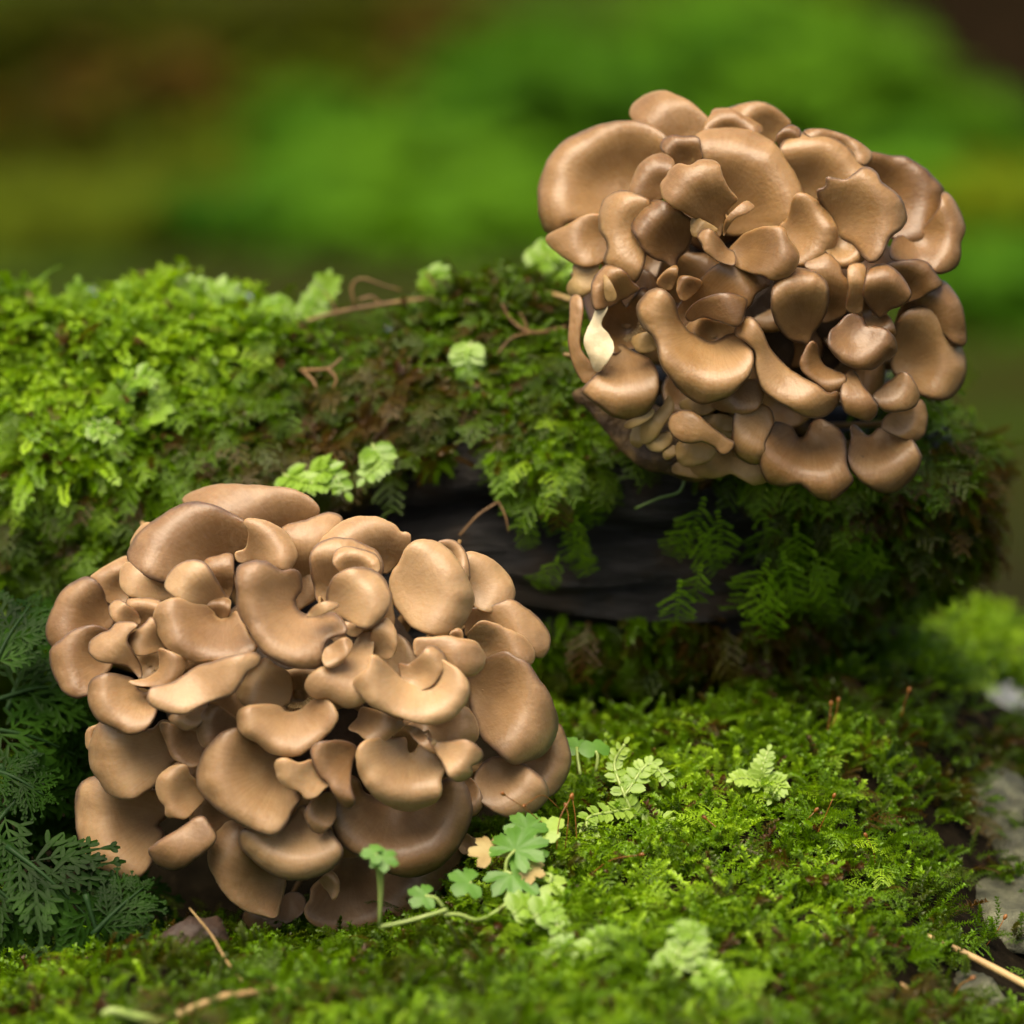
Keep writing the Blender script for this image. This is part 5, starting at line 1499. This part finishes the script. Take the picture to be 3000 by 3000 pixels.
strand('grass_blade', 'buff curled shoot rising at the left end of the mossy log', 'grass', [(150, 920, .06), (110, 885, .06), (65, 850, .06)], .0007, .0009, 'straw')

# spore stalks
def spore(foot, bend, tip, big=True):
    P = [pt(*q) for q in (foot, bend, tip)]
    O = P[0]
    root = empty('moss_spore_stalk', O)
    props(root, 'hair thin reddish moss stalk with a small brown spore capsule', 'moss stalk', 'spore stalks rising from the mound moss')
    path = bez([p - O for p in P], 10)
    sv, sf = tube(path, [.00014] * 10, 5)
    obj('stalk', mesh_data('stalk', sv, sf, M['red_stem']), root)
    d = (path[-1] - path[-2]).normalized()
    cp = [path[-1] + d * (.0018 * t) for t in (0, .25, .6, .9, 1.0)]
    sv, sf = tube(cp, [.0002, .00045, .0006, .0004, .00015], 8)
    obj('capsule', mesh_data('capsule', sv, sf, M['red_stem']), root)
for f, b, t in [((1600, 2420, -.085), (1540, 2370, -.09), (1480, 2330, -.095)), ((1640, 2370, -.07), (1590, 2330, -.075), (1540, 2358, -.085)), ((1630, 2490, -.09), (1640, 2400, -.09), (1670, 2340, -.088)),
                ((1655, 2490, -.085), (1665, 2400, -.085), (1660, 2370, -.085)), ((1690, 2470, -.08), (1685, 2390, -.08), (1678, 2345, -.08)), ((1720, 2570, -.09), (1790, 2520, -.092), (1870, 2505, -.095)),
                ((2270, 2530, -.06), (2330, 2440, -.062), (2385, 2380, -.064)), ((2350, 2520, -.06), (2400, 2430, -.065), (2440, 2340, -.068)), ((2565, 2560, -.06), (2560, 2500, -.062), (2540, 2455, -.064)),
                ((2420, 2160, -.01), (2430, 2110, -.01), (2434, 2070, -.01)), ((2440, 2130, -.01), (2450, 2090, -.01), (2455, 2060, -.01)), 
                ((2890, 2770, -.06), (2920, 2730, -.06), (2940, 2695, -.06)), ((2640, 2100, .0), (2650, 2060, .0), (2660, 2030, .0)), ((2770, 2960, -.12), (2810, 2890, -.12), (2840, 2870, -.12)), ((2080, 2480, -.07), (2110, 2440, -.072), (2070, 2400, -.07))]:
    spore(f, b, t)

# hanging feather moss on the shaded front of the log
def hanging(px, py, d, L, lean, seed, tint):
    r = random.Random(seed)
    V, F = feather_shoot(r, 1.0, droop=r.uniform(.2, .8))
    L *= r.uniform(.55, .95); lean += r.uniform(-.25, .25)
    O = pt(px, py, d)
    z = (Vector((lean, 0, -1)) - FWD * .18).normalized()
    x = (-FWD).normalized(); x = (x - z * x.dot(z)).normalized(); x = -x
    y = z.cross(x)
    m = Matrix((x, y, z)).transposed() * L
    o = obj('feather_moss_frond', mesh_data('feather_moss_frond', [m @ v for v in V], F, M[tint]), None, O)
    props(o, 'fern like green moss frond hanging over the black wood ' + ('under the lowest brown caps' if px > 1950 else 'beside the brown clump'), 'moss frond', 'feather moss fronds hanging from the log')
M['wet_moss'] = leaf_material('wet_feather_moss', [(0.3, (0.09, 0.22, 0.007)), (0.7, (0.18, 0.35, 0.018))], None, 0.25, 0.3, 0.7, 150)
for i, a in enumerate([(2070, 1440, -.006, .034, -.25), (2100, 1480, -.01, .030, .25), (2060, 1640, -.012, .030, -.15), (2240, 1500, -.006, .034, .05), 
                       (2330, 1520, -.010, .034, .1), (2260, 1620, -.012, .030, -.2), (2310, 1680, -.012, .030, .05), (2380, 1600, -.008, .024, .3), 
                       (1680, 1380, .0, .030, .05), (1640, 1300, .0, .030, -.2), (1720, 1300, -.002, .028, .2), (1690, 1500, .0, .026, .1), (1560, 1420, .0, .024, .1), (1640, 1620, .002, .024, -.25), (1700, 1560, .0, .022, .15),
                       (2480, 1500, -.004, .026, .2), (2560, 1520, .0, .03, .1), (2680, 1500, .01, .03, .2), (2420, 1700, .0, .026, .0)]):
    hanging(*a, 50 + i, 'wet_moss')
    hanging(a[0] + rs_.uniform(-70, 70), a[1] + rs_.uniform(10, 90), a[2], a[3] * .8, a[4], 250 + i, 'wet_moss')

M['brown_moss'] = leaf_material('dry_feather_moss', [(0.3, (0.05, 0.045, 0.008)), (0.5, (0.10, 0.055, 0.014)), (0.7, (0.07, 0.10, 0.01))], None, 0.5, 0.3, 0.2, 150)
for i, a in enumerate([(2790, 1290, .03, .026, .35), (2830, 1340, .03, .030, .3), (2850, 1400, .035, .032, .2), (2870, 1450, .04, .030, .1), (2800, 1420, .025, .030, .2), (2750, 1380, .02, .028, .25), (2880, 1520, .045, .024, .0), (2830, 1510, .035, .026, .1), (2760, 1300, .025, .024, .3)]):
    r = random.Random(700 + i)
    V, F = feather_shoot(r, 1.0, droop=.3)
    z = (Vector((a[4], 0, -1)) - FWD * .1).normalized()
    x = FWD - z * FWD.dot(z); x.normalize(); y = z.cross(x)
    m = Matrix((x, y, z)).transposed() * a[3]
    o = obj('feather_moss_frond', mesh_data('feather_moss_frond', [m @ v for v in V], F, M['brown_moss']), None, pt(a[0], a[1], a[2]))
    props(o, 'brownish dry moss frond hanging from the broken end of the log', 'moss frond', 'dry moss fronds at the log end')

# curled piece of bark under the pale clump
V, F = [], []
for i in range(13):
    for j in range(9):
        u, v = i / 12 - .5, j / 8 - .5
        V.append(Vector((u * .018 + .0015 * n3(u * 4, v * 4, 1), v * .009, .0035 * math.cos(v * 2.6) - .004 * u * u * 4 + .0018 * n3(u * 6, v * 6, 5))))
F = [(i * 9 + j, i * 9 + j + 1, (i + 1) * 9 + j + 1, (i + 1) * 9 + j) for i in range(12) for j in range(8)]
o = obj('bark_flake', mesh_data('bark_flake', V, F, simple('bark_flake', [(0.3, (0.014, 0.007, 0.004)), (0.7, (0.045, 0.022, 0.011))], 90, .6, .001)), None, pt(560, 2745, -.10))
o.rotation_euler = (R(25), R(-12), R(20))
sm = o.modifiers.new('thickness', 'SOLIDIFY'); sm.thickness = .0009
props(o, 'curled brown bark flake half buried in the moss under the pale clump', 'bark')

# drops of water on the pale moss
M['water'], nt_, b_, _ = new_mat('water')
b_.inputs['Base Color'].default_value = (1, 1, 1, 1)
b_.inputs['Roughness'].default_value = 0.02
b_.inputs['IOR'].default_value = 1.33
b_.inputs['Transmission Weight'].default_value = 1.0
bmw = bmesh.new(); bmesh.ops.create_icosphere(bmw, subdivisions=3, radius=1.0)
wme = bpy.data.meshes.new('water_drop'); bmw.to_mesh(wme); bmw.free()
wme.polygons.foreach_set('use_smooth', [True] * len(wme.polygons)); wme.materials.append(M['water'])
for (px, py, d, r) in [(285, 855, .058, .0016), (270, 842, .058, .0013), (340, 890, .05, .0018), (372, 900, .05, .0014), (395, 930, .045, .0012), (540, 820, .06, .0014), (700, 845, .06, .0012), (730, 860, .058, .0012), (843, 940, .05, .0014),
                       (575, 1052, .026, .0011), (1408, 848, .05, .0015), (1365, 895, .04, .0012), (1137, 960, .035, .0012), (1490, 848, .045, .0012), (650, 870, .057, .001), (735, 875, .055, .001)]:
    o = obj('water_drop', wme, None, pt(px, py, d))
    o.scale = (r, r, r * .85)
    props(o, 'glinting drop of water on the pale moss along the log top', 'water drop', 'water drops on the log moss')
